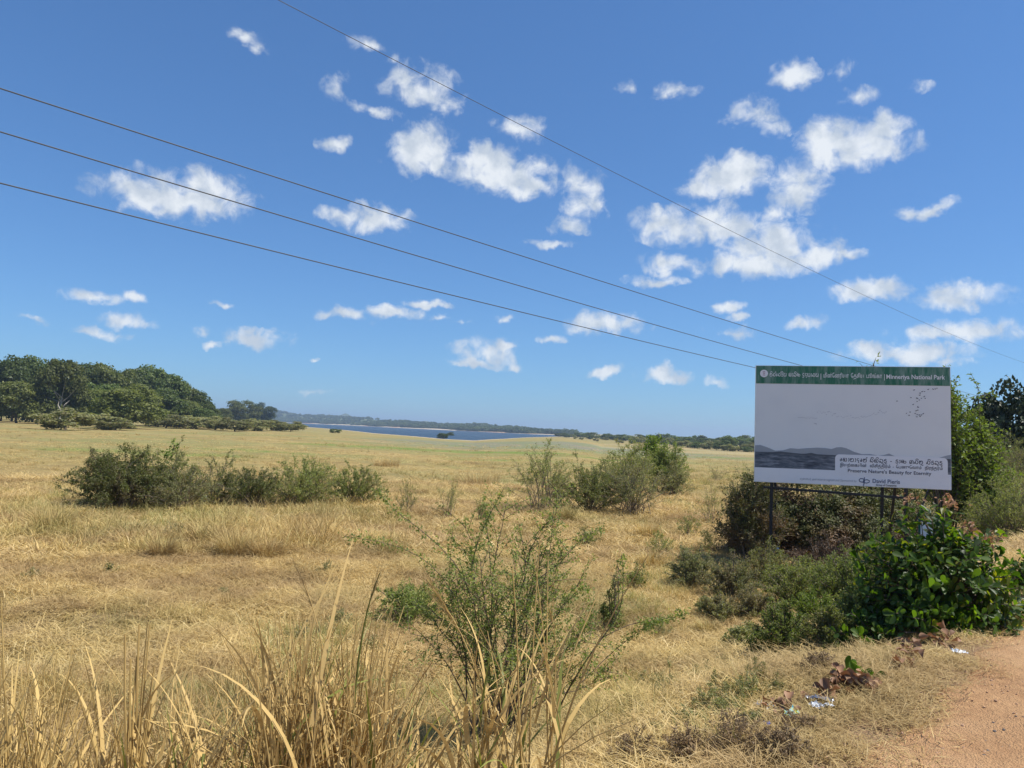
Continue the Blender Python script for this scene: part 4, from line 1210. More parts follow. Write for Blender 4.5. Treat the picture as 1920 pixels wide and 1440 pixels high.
def build_billboard():
    dl, dr = 14.6, 13.84
    c = {'tl': at_depth(1417, 685, dl), 'bl': at_depth(1414, 903, dl), 'tr': at_depth(1782, 688, dr), 'br': at_depth(1784, 919, dr)}
    # one upright plane through the four corners
    xl = (c['tl'] + c['bl']) / 2; xr = (c['tr'] + c['br']) / 2
    ux = nrm(np.array([xr[0] - xl[0], xr[1] - xl[1], 0])); nf = np.array([ux[1], -ux[0], 0])     # faces the camera
    def flat(p, ref): q = p - ref; return ref + ux * (q @ ux) + np.array([0, 0, q[2]])
    TL, BL, TR, BR = [flat(c[k], xl) for k in ('tl', 'bl', 'tr', 'br')]
    foot = on_ground(*(((BL + BR) / 2)[:2]))
    root = thing('billboard', 'large white billboard with a green header on black steel posts', 'billboard', foot)
    W = np.linalg.norm(TR - TL); H = np.linalg.norm(TL - BL)
    def P(u, v, off=0.0):
        u = np.asarray(u, float)[..., None]; v = np.asarray(v, float)[..., None]
        return TL * (1 - u) * (1 - v) + TR * u * (1 - v) + BL * (1 - u) * v + BR * u * v + nf * off - foot
    # materials of the printed sheet
    t = NT('printed pale sheet'); oc = t.n('TexCoord').outputs['Object']
    cc = t.mix(t.mapr(t.noise(2.2, 5, .6, oc), .45, .75, 0, .5), (.80, .84, .85), (.73, .77, .785))
    M['sheet'] = t.finish(t.principled(cc, .42, t.bump(t.noise(1.6, 3, .5, oc), .12, .05), .35))
    t = NT('printed white sheet'); oc = t.n('TexCoord').outputs['Object']
    cc = t.mix(t.mapr(t.noise(2.8, 5, .6, oc), .5, .75, 0, .5), (.84, .86, .89), (.74, .77, .81))
    M['white'] = t.finish(t.principled(cc, .42, t.bump(t.noise(1.9, 3, .5, oc), .12, .05), .35))
    t = NT('faded green print'); oc = t.n('TexCoord').outputs['Object']
    st = t.mapr(t.noise(3.2, 6, .7, t.scaled(oc, (2.6, 2.6, .5))), .4, .66)
    M['green'] = t.finish(t.principled(t.mix(st, (.025, .165, .095), (.19, .31, .255)), .45, None, .35))
    t = NT('printed water'); oc = t.n('TexCoord').outputs['Object']
    wv = t.noise(9, 5, .65, t.scaled(oc, (.5, .5, 2.8)))
    M['pwater'] = t.finish(t.principled(t.ramp(wv, [(.34, (.045, .06, .085)), (.5, (.12, .145, .18)), (.68, (.27, .30, .34))]), .42, None, .35))
    M['phill'] = plain('printed grey hills', (.36, .395, .43), .45, .12, 6)
    M['pdark'] = plain('printed dark shore', (.10, .115, .135), .45, .3, 9)
    M['ink'] = plain('dark ink', (.035, .045, .075), .5, .1, 5)
    M['inkblue'] = plain('blue grey ink', (.10, .13, .22), .5, .1, 5)
    M['inkpale'] = plain('faded grey ink', (.42, .45, .50), .5, .1, 5)
    M['whiteink'] = plain('white ink', (.82, .86, .87), .5, .08, 5)
    M['pinkink'] = plain('faded red ink', (.52, .38, .42), .5, .15, 5)
    # panel body
    mb = MB()
    us, vs = np.linspace(0, 1, 25), np.linspace(0, 1, 17)
    U, Vv = np.meshgrid(us, vs)
    bulge = .006 * np.sin(U * 9) * np.sin(Vv * 6)
    front = P(U, Vv, 0) ; back = P(U, Vv, -.05)
    na = 25
    i = np.arange(16)[:, None] * na; j = np.arange(24)[None]
    Fq = np.stack([i + j, i + na + j, i + na + j + 1, i + j + 1], -1).reshape(-1, 4)
    mb.add(front, Fq); mb.add(back, Fq[:, ::-1])
    ring = [(0, 0), (1, 0), (1, 1), (0, 1)]
    for (a, b) in zip(ring, ring[1:] + ring[:1]):
        mb.add([P(a[0], a[1], 0), P(b[0], b[1], 0), P(b[0], b[1], -.05), P(a[0], a[1], -.05)], [(0, 1, 2, 3)])
    obj('panel', mb.mesh('panel', M['sheet']), root)
    def quad(name, u0, v0, u1, v1, off, mat):
        n = 12; uu = np.linspace(u0, u1, n)
        V = np.concatenate([P(uu, np.full(n, v0), off), P(uu, np.full(n, v1), off)])
        F = [(k, n + k, n + k + 1, k + 1) for k in range(n - 1)]
        return obj(name, MB().add(V, F).mesh(name, M[mat]), root)
    def polygon(name, uv, off, mat):
        uv = np.array(uv); return obj(name, MB().poly(P(uv[:, 0], uv[:, 1], off)).mesh(name, M[mat]), root)
    def column_poly(name, top, bot, off, mat):
        """area between two curves over the same u"""
        u = np.array([p[0] for p in top]); n = len(u)
        V = np.concatenate([P(u, np.array([p[1] for p in top]), off), P(u, np.interp(u, [p[0] for p in bot], [p[1] for p in bot]), off)])
        return obj(name, MB().add(V, [(k, n + k, n + k + 1, k + 1) for k in range(n - 1)]).mesh(name, M[mat]), root)
    quad('header_band', .003, .004, .997, .156, .004, 'green')
    hills = [(.002,.69),(.03,.685),(.07,.705),(.11,.73),(.15,.725),(.19,.705),(.23,.708),(.28,.70),(.33,.693),(.37,.694),(.405,.70),(.43,.685),(.455,.682),(.48,.69),(.52,.718),(.56,.735),(.60,.732),(.64,.742),(.67,.735),(.695,.722),(.72,.74),(.76,.75),(.80,.748),(.86,.752),(.92,.752),(.95,.738),(.98,.722),(.998,.716)]
    column_poly('printed_hills', hills, [(0, .752), (1, .77)], .004, 'phill')
    shore = [(.002,.744),(.10,.742),(.14,.735),(.20,.743),(.25,.748),(.27,.746),(.30,.738),(.33,.748),(.40,.75),(.5,.752),(.6,.757),(.8,.765),(.93,.765),(.96,.752),(.998,.75)]
    column_poly('printed_shore', shore, [(0, .752), (1, .78)], .007, 'pdark')
    quad('printed_water', .002, .753, .998, .876, .006, 'pwater')
    quad('sponsor_strip', .002, .876, .998, .996, .008, 'white')
    # caption box with rounded upper corners
    u0, u1, v0, v1, ru = .422, .982, .742, .90, .022
    rv = ru * W / H
    uv = [(u0, v1)] + [(u0 + ru - ru * math.cos(a), v0 + rv - rv * math.sin(a)) for a in np.linspace(0, math.pi / 2, 7)] + \
         [(u1 - ru + ru * math.sin(a), v0 + rv - rv * math.cos(a)) for a in np.linspace(0, math.pi / 2, 7)] + [(u1, v1)]
    polygon('caption_box', uv[::-1], .011, 'white')
    def lettering(VF, u0, u1, vbase, height, mat, off=.014, name='lettering'):
        """fits the text between u0 and u1, its baseline at vbase; height = height of one text unit as a share of the board"""
        V, F = VF
        x0, x1 = V[:, 0].min(), V[:, 0].max()
        u = u0 + (V[:, 0] - x0) / (x1 - x0) * (u1 - u0)
        v = vbase - V[:, 1] * height
        return tag(obj(name, MB().add(P(u, v, off), F).mesh(name, M[mat]), root), kind='stuff')
    sinh_head = 'ma i na v e na v ra i ya _ ja aa ta i ka _ u da ya aa na ya'.split()
    sinh_cap = 'e sa aa ba aa da e ma v _ va i sa i ta uu ra uu _ - _ ra ae ka _ ga na i ma uu _ na i ra ta uu ra uu'.split()
    fix = lambda L: [' ' if x == '_' else x for x in L]
    lettering(stroke_text(fix(sinh_head), .17), .075, .335, .094, .030, 'whiteink', .009)
    lettering(font_text('|', .02), .345, .348, .104, .055, 'whiteink', .009)
    lettering(font_text('\u0bae\u0bbf\u0ba9\u0bcd\u0bc7\u0ba9\u0bb0\u0bbf\u0baf\u0bbe  \u0bc7\u0ba4\u0b9a\u0bbf\u0baf  \u0baa\u0bc2\u0b99\u0bcd\u0b95\u0bbe', .012), .36, .66, .098, .048, 'whiteink', .009)
    lettering(font_text('|', .02), .671, .674, .104, .055, 'whiteink', .009)
    lettering(font_text('Minneriya National Park', .018), .682, .973, .103, .051, 'whiteink', .009)
    lettering(stroke_text(fix(sinh_cap), .17), .446, .958, .800, .030, 'ink')
    lettering(font_text('\u0b87\u0baf\u0bb1\u0bcd\u0bc8\u0b95\u0baf\u0bbf\u0ba9\u0bcd   \u0bb5\u0bbf\u0b9a\u0bbf\u0ba4\u0bcd\u0ba4\u0bbf\u0bb0\u0bae\u0bcd  -  \u0bc7\u0baa\u0ba3\u0bc1\u0bc7\u0bb5\u0bbe\u0bae\u0bcd   \u0ba8\u0bbf\u0bb0\u0ba8\u0bcd\u0ba4\u0bb0\u0bae\u0bcd', .014), .447, .957, .840, .034, 'ink')
    lettering(font_text("Preserve Nature's Beauty for Eternity", .012), .487, .902, .887, .040, 'ink')
    lettering(stroke_text('na uu ga ra ya |'.split(), .16), .240, .297, .966, .014, 'inkpale')
    lettering(font_text('\u0b85\u0ba9\u0bc1\u0b9a\u0bb0\u0ba3\u0bc8 \u0bb5\u0bb4\u0b99\u0bcd\u0b95\u0bc1\u0baa\u0bb5\u0bb0\u0bcd |', .014), .303, .450, .966, .022, 'inkpale')
    lettering(font_text('Sponsored by:', .005), .452, .533, .966, .024, 'inkpale')
    lettering(font_text('David Pieris', .014), .612, .748, .967, .046, 'inkblue')
    lettering(font_text('Group of Companies', .02), .629, .731, .990, .021, 'ink')
    # the two-letter logo: open d, slash and p drawn as strokes
    def strokes(lines, mat, name, w, off=.014):  # small flat print stays joined
        V, F = [], []
        for ln in lines:
            Q = np.array(ln, float); S = Q * np.array([W, H])
            T = nrm(np.gradient(S, axis=0)); Nn = np.stack([-T[:, 1], T[:, 0]], -1) * w / 2 / np.array([W, H])
            b = len(V)
            for p, nn in zip(Q, Nn): V += [p + nn, p - nn]
            F += [(b + 2 * i, b + 2 * i + 1, b + 2 * i + 3, b + 2 * i + 2) for i in range(len(Q) - 1)]
        V = np.array(V)
        return tag(obj(name, MB().add(P(V[:, 0], V[:, 1], off), F).mesh(name, M[mat]), root), kind='stuff')
    strokes([[(.572,.925),(.567,.95),(.565,.972)], [(.566,.938),(.552,.936),(.544,.948),(.548,.962),(.560,.966),(.566,.962)],
             [(.572,.942),(.570,.97),(.566,.996)], [(.571,.948),(.585,.944),(.597,.952),(.594,.966),(.582,.972),(.571,.970)]], 'inkblue', 'company_logo', .016)
    # emblem: pale disc with a faint red figure
    a = np.linspace(0, 2 * math.pi, 33)[:-1]; r = .0215
    polygon('emblem_disc', [(.045 + r * math.cos(k), .070 + r * W / H * math.sin(k)) for k in -a], .009, 'white')
    strokes([[(.037,.058),(.045,.052),(.053,.058)], [(.045,.055),(.045,.085)], [(.039,.068),(.051,.070)], [(.038,.084),(.052,.086)]], 'pinkink', 'emblem_figure', .011, .012)
    # printed birds: two small wing strokes each
    rs = np.random.default_rng(9)
    birds = [(.820,.195),(.89,.19),(.915,.186),(.925,.183),(.933,.178),(.86,.207),(.872,.205),(.85,.222),(.848,.238),(.805,.258),(.833,.26),(.837,.264),(.857,.262),(.875,.262),(.87,.248),(.735,.288),(.846,.276),(.835,.29),(.815,.315),(.838,.328),(.84,.338),(.838,.36),(.83,.365),(.782,.388),(.80,.378),(.795,.405),(.825,.388),(.835,.395),(.845,.40),(.865,.388),(.855,.40),(.833,.415),(.85,.412)]
    lines = []
    for (u, v) in birds:
        s = rs.uniform(.0025, .0045); lines.append([(u - s, v - s * rs.uniform(-.3, 1.6)), (u, v), (u + s, v - s * rs.uniform(.2, 2))])
    strokes(lines, 'ink', 'bird_flock', .011, .006)
    lines = []
    for u in list(np.linspace(.33, .68, 46)):
        v = .375 + .055 * math.sin((u - .33) / .35 * math.pi) + rs.normal(0, .008); s = rs.uniform(.001, .004)
        lines.append([(u - s, v), (u, v + s * .5), (u + s, v - s)])
    for u in np.linspace(.23, .325, 14):
        v = .437 + .1 * (u - .23) + rs.normal(0, .006); s = .0025; lines.append([(u - s, v), (u, v + .001), (u + s, v - s)])
    lines += [[(.31,.485),(.318,.49),(.326,.488)], [(.318,.492),(.327,.496)]]
    strokes([l if len(l) == 3 else [l[0], ((l[0][0] + l[1][0]) / 2, (l[0][1] + l[1][1]) / 2), l[1]] for l in lines], 'inkpale', 'bird_line', .007, .006)
    # steel frame behind, posts, crossbar, braces
    def bar(name, a, b, w, mat='steel'):
        a, b = np.array(a), np.array(b)
        T = nrm(b - a); s = ux if abs(T @ ux) < .8 else np.array([0, 0, 1.]); n2 = nrm(np.cross(T, s)); s = np.cross(n2, T)
        V = [q + (i * s + j * n2) * w / 2 for q in (a, b) for i, j in ((-1, -1), (1, -1), (1, 1), (-1, 1))]
        return obj(name, MB().add(V, [(0,1,2,3),(7,6,5,4),(0,4,5,1),(1,5,6,2),(2,6,7,3),(3,7,4,0)]).mesh(name, M[mat]), root)
    def gz(q, d=.25): q = q + foot; return np.array([q[0], q[1], float(ground_z(q[0], q[1])) - d]) - foot
    for u in (.100, .792):
        top = P(u, .02, -.09); g = gz(top); bar('post', g, top, .056)
        top2 = P(u - .075 if u > .5 else u + .045, .10, -.80) ; g2 = gz(top2)
        bar('rear_post', g2, P(u - .06 if u > .5 else u + .045, .35, -.80), .05)
        for v in (.4, .95): bar('strut', P(u, v, -.09), P(u, v, -.80), .04)
        bar('brace', P(u, .1, -.12), gz(P(u, .5, -1.5)), .045)
    bar('crossbar', P(.052, 1.045, -.075), P(.835, 1.085, -.075), .045)
    bar('crossbar', P(.04, .5, -.075), P(.96, .5, -.075), .05)
    bar('crossbar', P(.02, .05, -.075), P(.98, .05, -.075), .05)
    bar('crossbar', P(.02, .97, -.075), P(.98, .97, -.075), .05)
    bar('brace', P(.90, 1.0, -.1), gz(P(.72, 1.0, -.1), 0), .025)
    bar('bracket', P(.104, 1.60, -.01), P(.125, 1.545, .12), .045, 'galv')
    # small white sign half hidden in the bush on the right
    b = at_depth(1736, 1000, 7.9)
    g = on_ground(b[0], b[1])
    s = thing('small_sign', 'small white sign plate with a dark green edge, half hidden in the glossy bush', 'sign', g)
    M['signgreen'] = plain('dark green paint', (.02, .085, .07), .5, .2, 10)
    m = 7.9 / FPX
    zc = b[2] - g[2]
    x = np.array([.94, -.34, 0])
    def sq(a, c): return x * a * m + np.array([0, 0, zc + c * m])
    n_ = np.array([-.34, -.94, 0])
    mb = MB(); V = [sq(-9, 22), sq(11, 20), sq(11, -36), sq(-9, -34)]; mb.add(V + [q - n_ * .012 for q in V], [(3,2,1,0),(4,5,6,7),(0,1,5,4),(1,2,6,5),(2,3,7,6),(3,0,4,7)])
    obj('plate', mb.mesh('plate', M['white']), s)
    mb = MB()
    for (a0, c0, a1, c1) in [(-17, 44, -13, -37), (-13, 46, 27, 40)]:
        if a1 == -13: V = [sq(-12.5, 26), sq(-9, 26), sq(-9, -36), sq(-12.5, -36)]
        else: V = [sq(-9, 26), sq(12, 24), sq(12, 20), sq(-9, 22)]
        V = [q + n_ * .004 for q in V]; mb.add(V + [q - n_ * .02 for q in V], [(3,2,1,0),(4,5,6,7),(0,1,5,4),(1,2,6,5),(2,3,7,6),(3,0,4,7)])
    obj('edge_frame', mb.mesh('edge_frame', M['signgreen']), s)
    obj('pole', MB().add(*tube([(0, 0, -.2) - n_ * .03, np.array([0, 0, zc + .1]) - n_ * .03], .02, 8)).mesh('pole', M['galv'], True), s)

build_billboard()

# ------------------------------------------------------------------ overhead wires, parallel to the road
def build_wires():
    n = np.array([-1, 1, 0]) / math.sqrt(2); d = np.array([1, 1, 0]) / math.sqrt(2)
    G = 'three power line wires running past the billboard'
    for pts, off, r, lab, grp in [
        ([(0,166),(400,293),(800,424),(1200,551),(1640,685),(1920,766)], 14.0, .0115, 'topmost of the three thick dark overhead wires running down behind the billboard', G),
        ([(0,250),(400,360),(800,487),(1200,603),(1500,684),(1920,783)], 14.0, .0115, 'middle one of the three thick dark overhead wires running down behind the billboard', G),
        ([(0,350),(400,431),(800,542),(1200,642),(1420,693),(1920,790)], 14.0, .0115, 'lowest of the three thick dark overhead wires running down behind the billboard', G),
        ([(525,0),(760,125),(1030,263),(1290,390),(1600,545),(1920,680)], 9.5, .0052, 'single thin wire crossing the upper sky above the three thick wires', None)]:
        S, Z = [], []
        for px, py in pts:
            q = ray(px, py); t = off / (q @ n); w = EYE + q * t; S.append(w @ d); Z.append(w[2])
        # a hanging wire is close to a parabola
        wts = 1 / np.maximum(np.abs(np.array(S)) + 8, 1) ** .9
        k = np.polyfit(S, Z, 2, w=wts)
        s = np.linspace(min(S) - 12, max(S) + 6, 90)
        P = n[None] * off + d[None] * s[:, None]; P[:, 2] = np.polyval(k, s)
        tag(obj('overhead_wire', MB().add(*tube(P, r, 6)).mesh('overhead_wire', M['wire'], True)), lab, 'wire', grp)

build_wires()

# ------------------------------------------------------------------ big glossy bush and sprigs by the road
def obovate():
    V = np.array([(0,0,0),(.10,.22,.015),(.25,.55,.04),(.26,.8,.03),(.14,.97,-.01),(0,1.0,-.04),(-.14,.97,-.01),(-.26,.8,.03),(-.25,.55,.04),(-.10,.22,.015),(0,.3,-.015),(0,.65,-.02)], float)
    F = np.array([(0,1,10),(0,10,9),(1,2,11),(1,11,10),(10,11,8),(10,8,9),(2,3,11),(3,4,11),(4,5,11),(5,6,11),(6,7,11),(7,8,11)])
    return V, F
OBO = obovate()
OBO2 = (OBO[0] * np.array([.8, 1, 1]) + np.array([0, 0, 1]) * (-.22 * OBO[0][:, 1:2] ** 2), OBO[1])
OBO3 = (OBO[0] * np.array([1.1, 1, 1]) + np.array([0, 0, 1]) * (.10 * OBO[0][:, 1:2] ** 2 + .5 * np.abs(OBO[0][:, :1])), OBO[1])
LEAFS = [MB().add(*o).mesh('leaf', M['glossy'], True) for o in (OBO, OBO2, OBO3)]

def leafy_bush(name, label, seed, base, rx, ry, h, nros, leaf, nobj, squash=.55, young=0):
    rs = np.random.default_rng(seed)
    t = thing(name, label, 'bush', base)
    d = rand_dir(rs, nros); d[:, 2] = np.abs(d[:, 2]) * .95 + .02
    rho = rs.uniform(.4, 1.0, (nros, 1)) ** squash * (1 + .22 * wob(d[:, :1] * 3, d[:, 1:2] * 3 + d[:, 2:] * 2, 2.0, seed)) * np.where(rs.uniform(0, 1, (nros, 1)) < .07, 1.08, 1.0)
    C = d * rho * np.array([rx, ry, h])
    # stems
    B = rs.normal(0, .10, (nros, 3)) * np.array([rx, ry, 0])
    u = np.linspace(0, 1, 6)[None, :, None]
    ctrl = B + (C - B) * np.array([.35, .35, .8])
    Q = (1 - u) ** 2 * B[:, None] + 2 * u * (1 - u) * ctrl[:, None] + u ** 2 * C[:, None]
    obj('stems', MB().add(*many_tubes(Q, np.linspace(.008, .003, 6)[None] * np.ones((nros, 1)), 4)).mesh('bush_stems', M['stemred']), t)
    pos, ax, nn = [], [], []
    T = nrm(Q[:, -1] - Q[:, -2])
    for i in range(nros):
        k = rs.integers(6, 10)
        s = nrm(np.cross(T[i], rs.normal(size=3))); b = np.cross(T[i], s)
        for j in range(k):
            a = j * 2.4 + rs.uniform(-.3, .3)
            out = math.cos(a) * s + math.sin(a) * b
            axis = nrm(out * 1.0 + T[i] * rs.uniform(.2, .9) + np.array([0, 0, .15]))
            n_ = nrm(np.cross(np.cross(axis, T[i] + np.array([0, 0, .5])), axis))
            pos.append(C[i] - T[i] * leaf * .25 * j * rs.uniform(.5, 1.2)); ax.append(axis); nn.append(nrm(n_ + rs.normal(0, .25, 3)))
    pos, ax, nn = map(np.array, (pos, ax, nn))
    ok = pos[:, 2] > .03
    pos, ax, nn = pos[ok], ax[ok], nn[ok]
    sz = leaf * rs.uniform(.45, 1.3, len(pos))
    # the leaves that show largest: nearest the camera and on the outside
    wp = pos + np.asarray(base)
    score = np.linalg.norm(wp - EYE, axis=1) - 1.1 * np.linalg.norm(pos / np.array([rx, ry, h]), axis=1)
    order = np.argsort(score)
    near, rest = order[:nobj], order[nobj:]
    for q in near:
        a = nrm(ax[q]); s = nrm(np.cross(a, nn[q])); n2 = np.cross(s, a)
        o = obj('leaf', LEAFS[q % 3], t)
        mtx = Matrix(((s[0], a[0], n2[0]), (s[1], a[1], n2[1]), (s[2], a[2], n2[2]))).to_4x4()
        o.matrix_local = Matrix.Translation(Vector(pos[q])) @ mtx @ Matrix.Scale(float(sz[q]), 4)
    if len(rest):
        mb = MB()
        for k, pr in enumerate((OBO, OBO2, OBO3)):
            r_ = rest[rest % 3 == k]
            if len(r_): mb.add(*instances(*pr, pos[r_], ax[r_], nn[r_], sz[r_]))
        f = obj('foliage', mb.mesh('bush_foliage', M['glossy'], True), t); tag(f, kind='stuff')
    if young:
        top = np.argsort(-C[:, 2] + .4 * C[:, 1] + rs.normal(0, .12, nros))[:young]
        for i in top:
            k = 26
            p = C[i] + T[i] * .03 + rs.normal(0, .03, (k, 3)) * np.array([1.3, 1.3, .8]) + np.array([0, 0, .05])
            n_ = nrm(rand_dir(rs, k) + np.array([0, 0, .8])); a_ = np.cross(n_, rand_dir(rs, k))
            o = obj('young_leaves', MB().add(*instances(*LEAF, p, a_, n_, .05 * rs.uniform(.6, 1.3, k))).mesh('young_leaves', M['young']), t)
            tag(o, 'pinkish brown tuft of young leaves at a shoot tip')
    return t

def build_road_bushes():
    b = place(1792, 1180); b = on_ground(b[0] + .05, b[1] + .35)
    leafy_bush('glossy_bush', 'big dense glossy green bush with pinkish shoot tips at the road edge', 401, b, .74, .66, 1.06, 560, .088, 300, .5, 5)
    b = place(1655, 1215); b = on_ground(b[0], b[1] + .15)
    leafy_bush('glossy_sprig', 'low dark leafy growth at the left foot of the big glossy bush', 402, b, .36, .3, .34, 60, .085, 120)
    b = place(1600, 1277)
    leafy_bush('glossy_sprig', 'small dark shaded leafy sprig beside the pile of dead leaves', 403, b, .26, .18, .10, 16, .085, 80)
    b = place(1770, 1190); b = on_ground(b[0], b[1])
    leafy_bush('glossy_sprig', 'low leafy growth at the front foot of the big glossy bush', 404, b, .5, .22, .32, 60, .085, 140)
    b = place(1935, 1110)
    leafy_bush('glossy_sprig', 'leafy growth with dead brown leaves at the right edge of the photo', 405, b, .35, .3, .5, 60, .085, 120)

build_road_bushes()

# ------------------------------------------------------------------ tall thin shrub in the middle foreground
def build_front_shrub():
    D0 = 5.25
    base = place(938, 1405)
    D0 = base[1]
    t = thing('tall_shrub', 'tall thin stemmed shrub with tiny leaves in the middle foreground', 'shrub', base)
    s, l = thornbush(501, 1.95, 1.85, n=34, leaf=.026, twigs=15, per=31, inner=.38, shoots=3, stem_r=.0075, lift=.28, sparse=.05, depth=1.3)
    rs = np.random.default_rng(502)
    # long single branches traced in their own depth
    arms = [([(925,1400),(905,1250),(880,1080),(800,1000),(735,955),(705,915)], -.1, .006), ([(930,1400),(900,1200),(820,1060),(740,1020),(645,1005)], .2, .005),
            ([(930,1400),(895,1180),(880,1060),(910,980),(945,915)], -.2, .007), ([(945,1400),(960,1200),(1010,1090),(1090,1010),(1130,990)], .1, .006),
            ([(1035,1360),(1060,1300),(1110,1220),(1165,1150),(1170,1080),(1165,1040)], -.1, .008), ([(1090,1280),(1140,1230),(1200,1180),(1240,1165)], .05, .004),
            ([(945,1400),(990,1270),(960,1180),(930,1120)], .2, .006), ([(1130,1195),(1180,1170),(1250,1160),(1290,1150)], .1, .004),
            ([(950,1400),(985,1240),(1060,1130),(1100,1090),(1115,1160)], -.15, .005), ([(930,1390),(910,1290),(850,1190),(790,1120),(770,1160)], 0, .005),
            ([(940,1400),(930,1200),(915,1000),(905,935)], .3, .006), ([(935,1400),(870,1260),(840,1100),(850,980)], .1, .006)]
    for pts, dd, r in arms:
        P = np.array([at_depth(px, py, D0 + dd * i / len(pts) + .05 * rs.normal()) for i, (px, py) in enumerate(pts)]) - base
        tt = np.linspace(0, 1, len(P)); uu = np.linspace(0, 1, 16)
        Q = np.stack([np.interp(uu, tt, P[:, k]) for k in range(3)], -1)
        for _ in range(2): Q[1:-1] = (Q[:-2] + 2 * Q[1:-1] + Q[2:]) / 4
        s.add(*tube(Q, np.linspace(r, r * .25, 16), 4))
        k = 300
        v = rs.uniform(.42, 1, k); i = np.minimum((v * 15).astype(int), 14)
        pos = Q[i] + (Q[i + 1] - Q[i]) * (v * 15 - i)[:, None] + rs.normal(0, .022, (k, 3))
        n_ = nrm(rand_dir(rs, k) + np.array([0, 0, .5])); a_ = np.cross(n_, rand_dir(rs, k))
        l.add(*instances(*LEAF, pos, a_, n_, .027 * rs.uniform(.6, 1.3, k)))
    obj('stems', s.mesh('shrub_stems', M['stemred']), t)
    obj('foliage', l.mesh('shrub_foliage', M['shrub']), t)

build_front_shrub()

# ------------------------------------------------------------------ tall dry reed grass along the bottom edge
def reed_meshes():
    rs = np.random.default_rng(600)
    stems, leaves, green = [], [], []
    for k in range(12):
        n = 7; z = np.linspace(0, 1, n)
        b = rs.normal(0, .13 if k < 8 else .02, 2); P = np.stack([b[0] * z ** 2, b[1] * z ** 2 + .01 * np.sin(z * 5), z], -1)
        stems.append(MB().add(*tube(P, np.linspace(.0055, .0014, n) if k < 8 else np.linspace(.0042, .0030, n), 5)).mesh('reed_stem', M['reed']))
    for k in range(10):
        V, F = blades(rs, np.zeros((1, 3)), [0], [1.0], [rs.uniform(.05, .35)], [rs.uniform(.2, 2.4)], [rs.uniform(.012, .030)], 9, .12)
        leaves.append(MB().add(V, F).mesh('reed_blade', M['reed']))
        green.append(MB().add(V, F).mesh('reed_blade', M['reed_green']))
    return stems, leaves, green
RS_, RL_, RG_ = reed_meshes()

def reed_clump(label, seed, base, r, nst, nbl, h0, h1, lean=.12, gshare=.05, blade=(.35, .8), straight=False):
    rs = np.random.default_rng(seed)
    t = thing('reed_clump', label, 'grass clump', base)
    for k in range(nst):
        a, q = rs.uniform(0, 2 * np.pi), r * math.sqrt(rs.uniform())
        h = rs.uniform(h0, h1)
        obj('stem', RS_[8 + rs.integers(4) if straight else rs.integers(8)], t, (q * math.cos(a), q * math.sin(a), -.03), (rs.normal(0, lean), rs.normal(0, lean), rs.uniform(0, 6)), (rs.uniform(.8, 1.5), rs.uniform(.8, 1.5), h))
    for k in range(nbl):
        a, q = rs.uniform(0, 2 * np.pi), r * math.sqrt(rs.uniform())
        h = rs.uniform(h0, h1)
        zz = rs.uniform(0, .75) ** 1.3 * h if rs.uniform() < .6 else 0
        L = rs.uniform(*blade) if zz > 0 else rs.uniform(.6, 1.05) * h
        obj('blade', (RG_ if rs.uniform() < gshare else RL_)[rs.integers(10)], t, (q * math.cos(a), q * math.sin(a), zz - .03), (rs.normal(0, .12), rs.normal(0, .12), rs.uniform(0, 6.28)), (rs.uniform(.7, 1.3), rs.uniform(.7, 1.3), 1) if False else (L, max(L, .7) * rs.uniform(.7, 1.25), L))
    return t

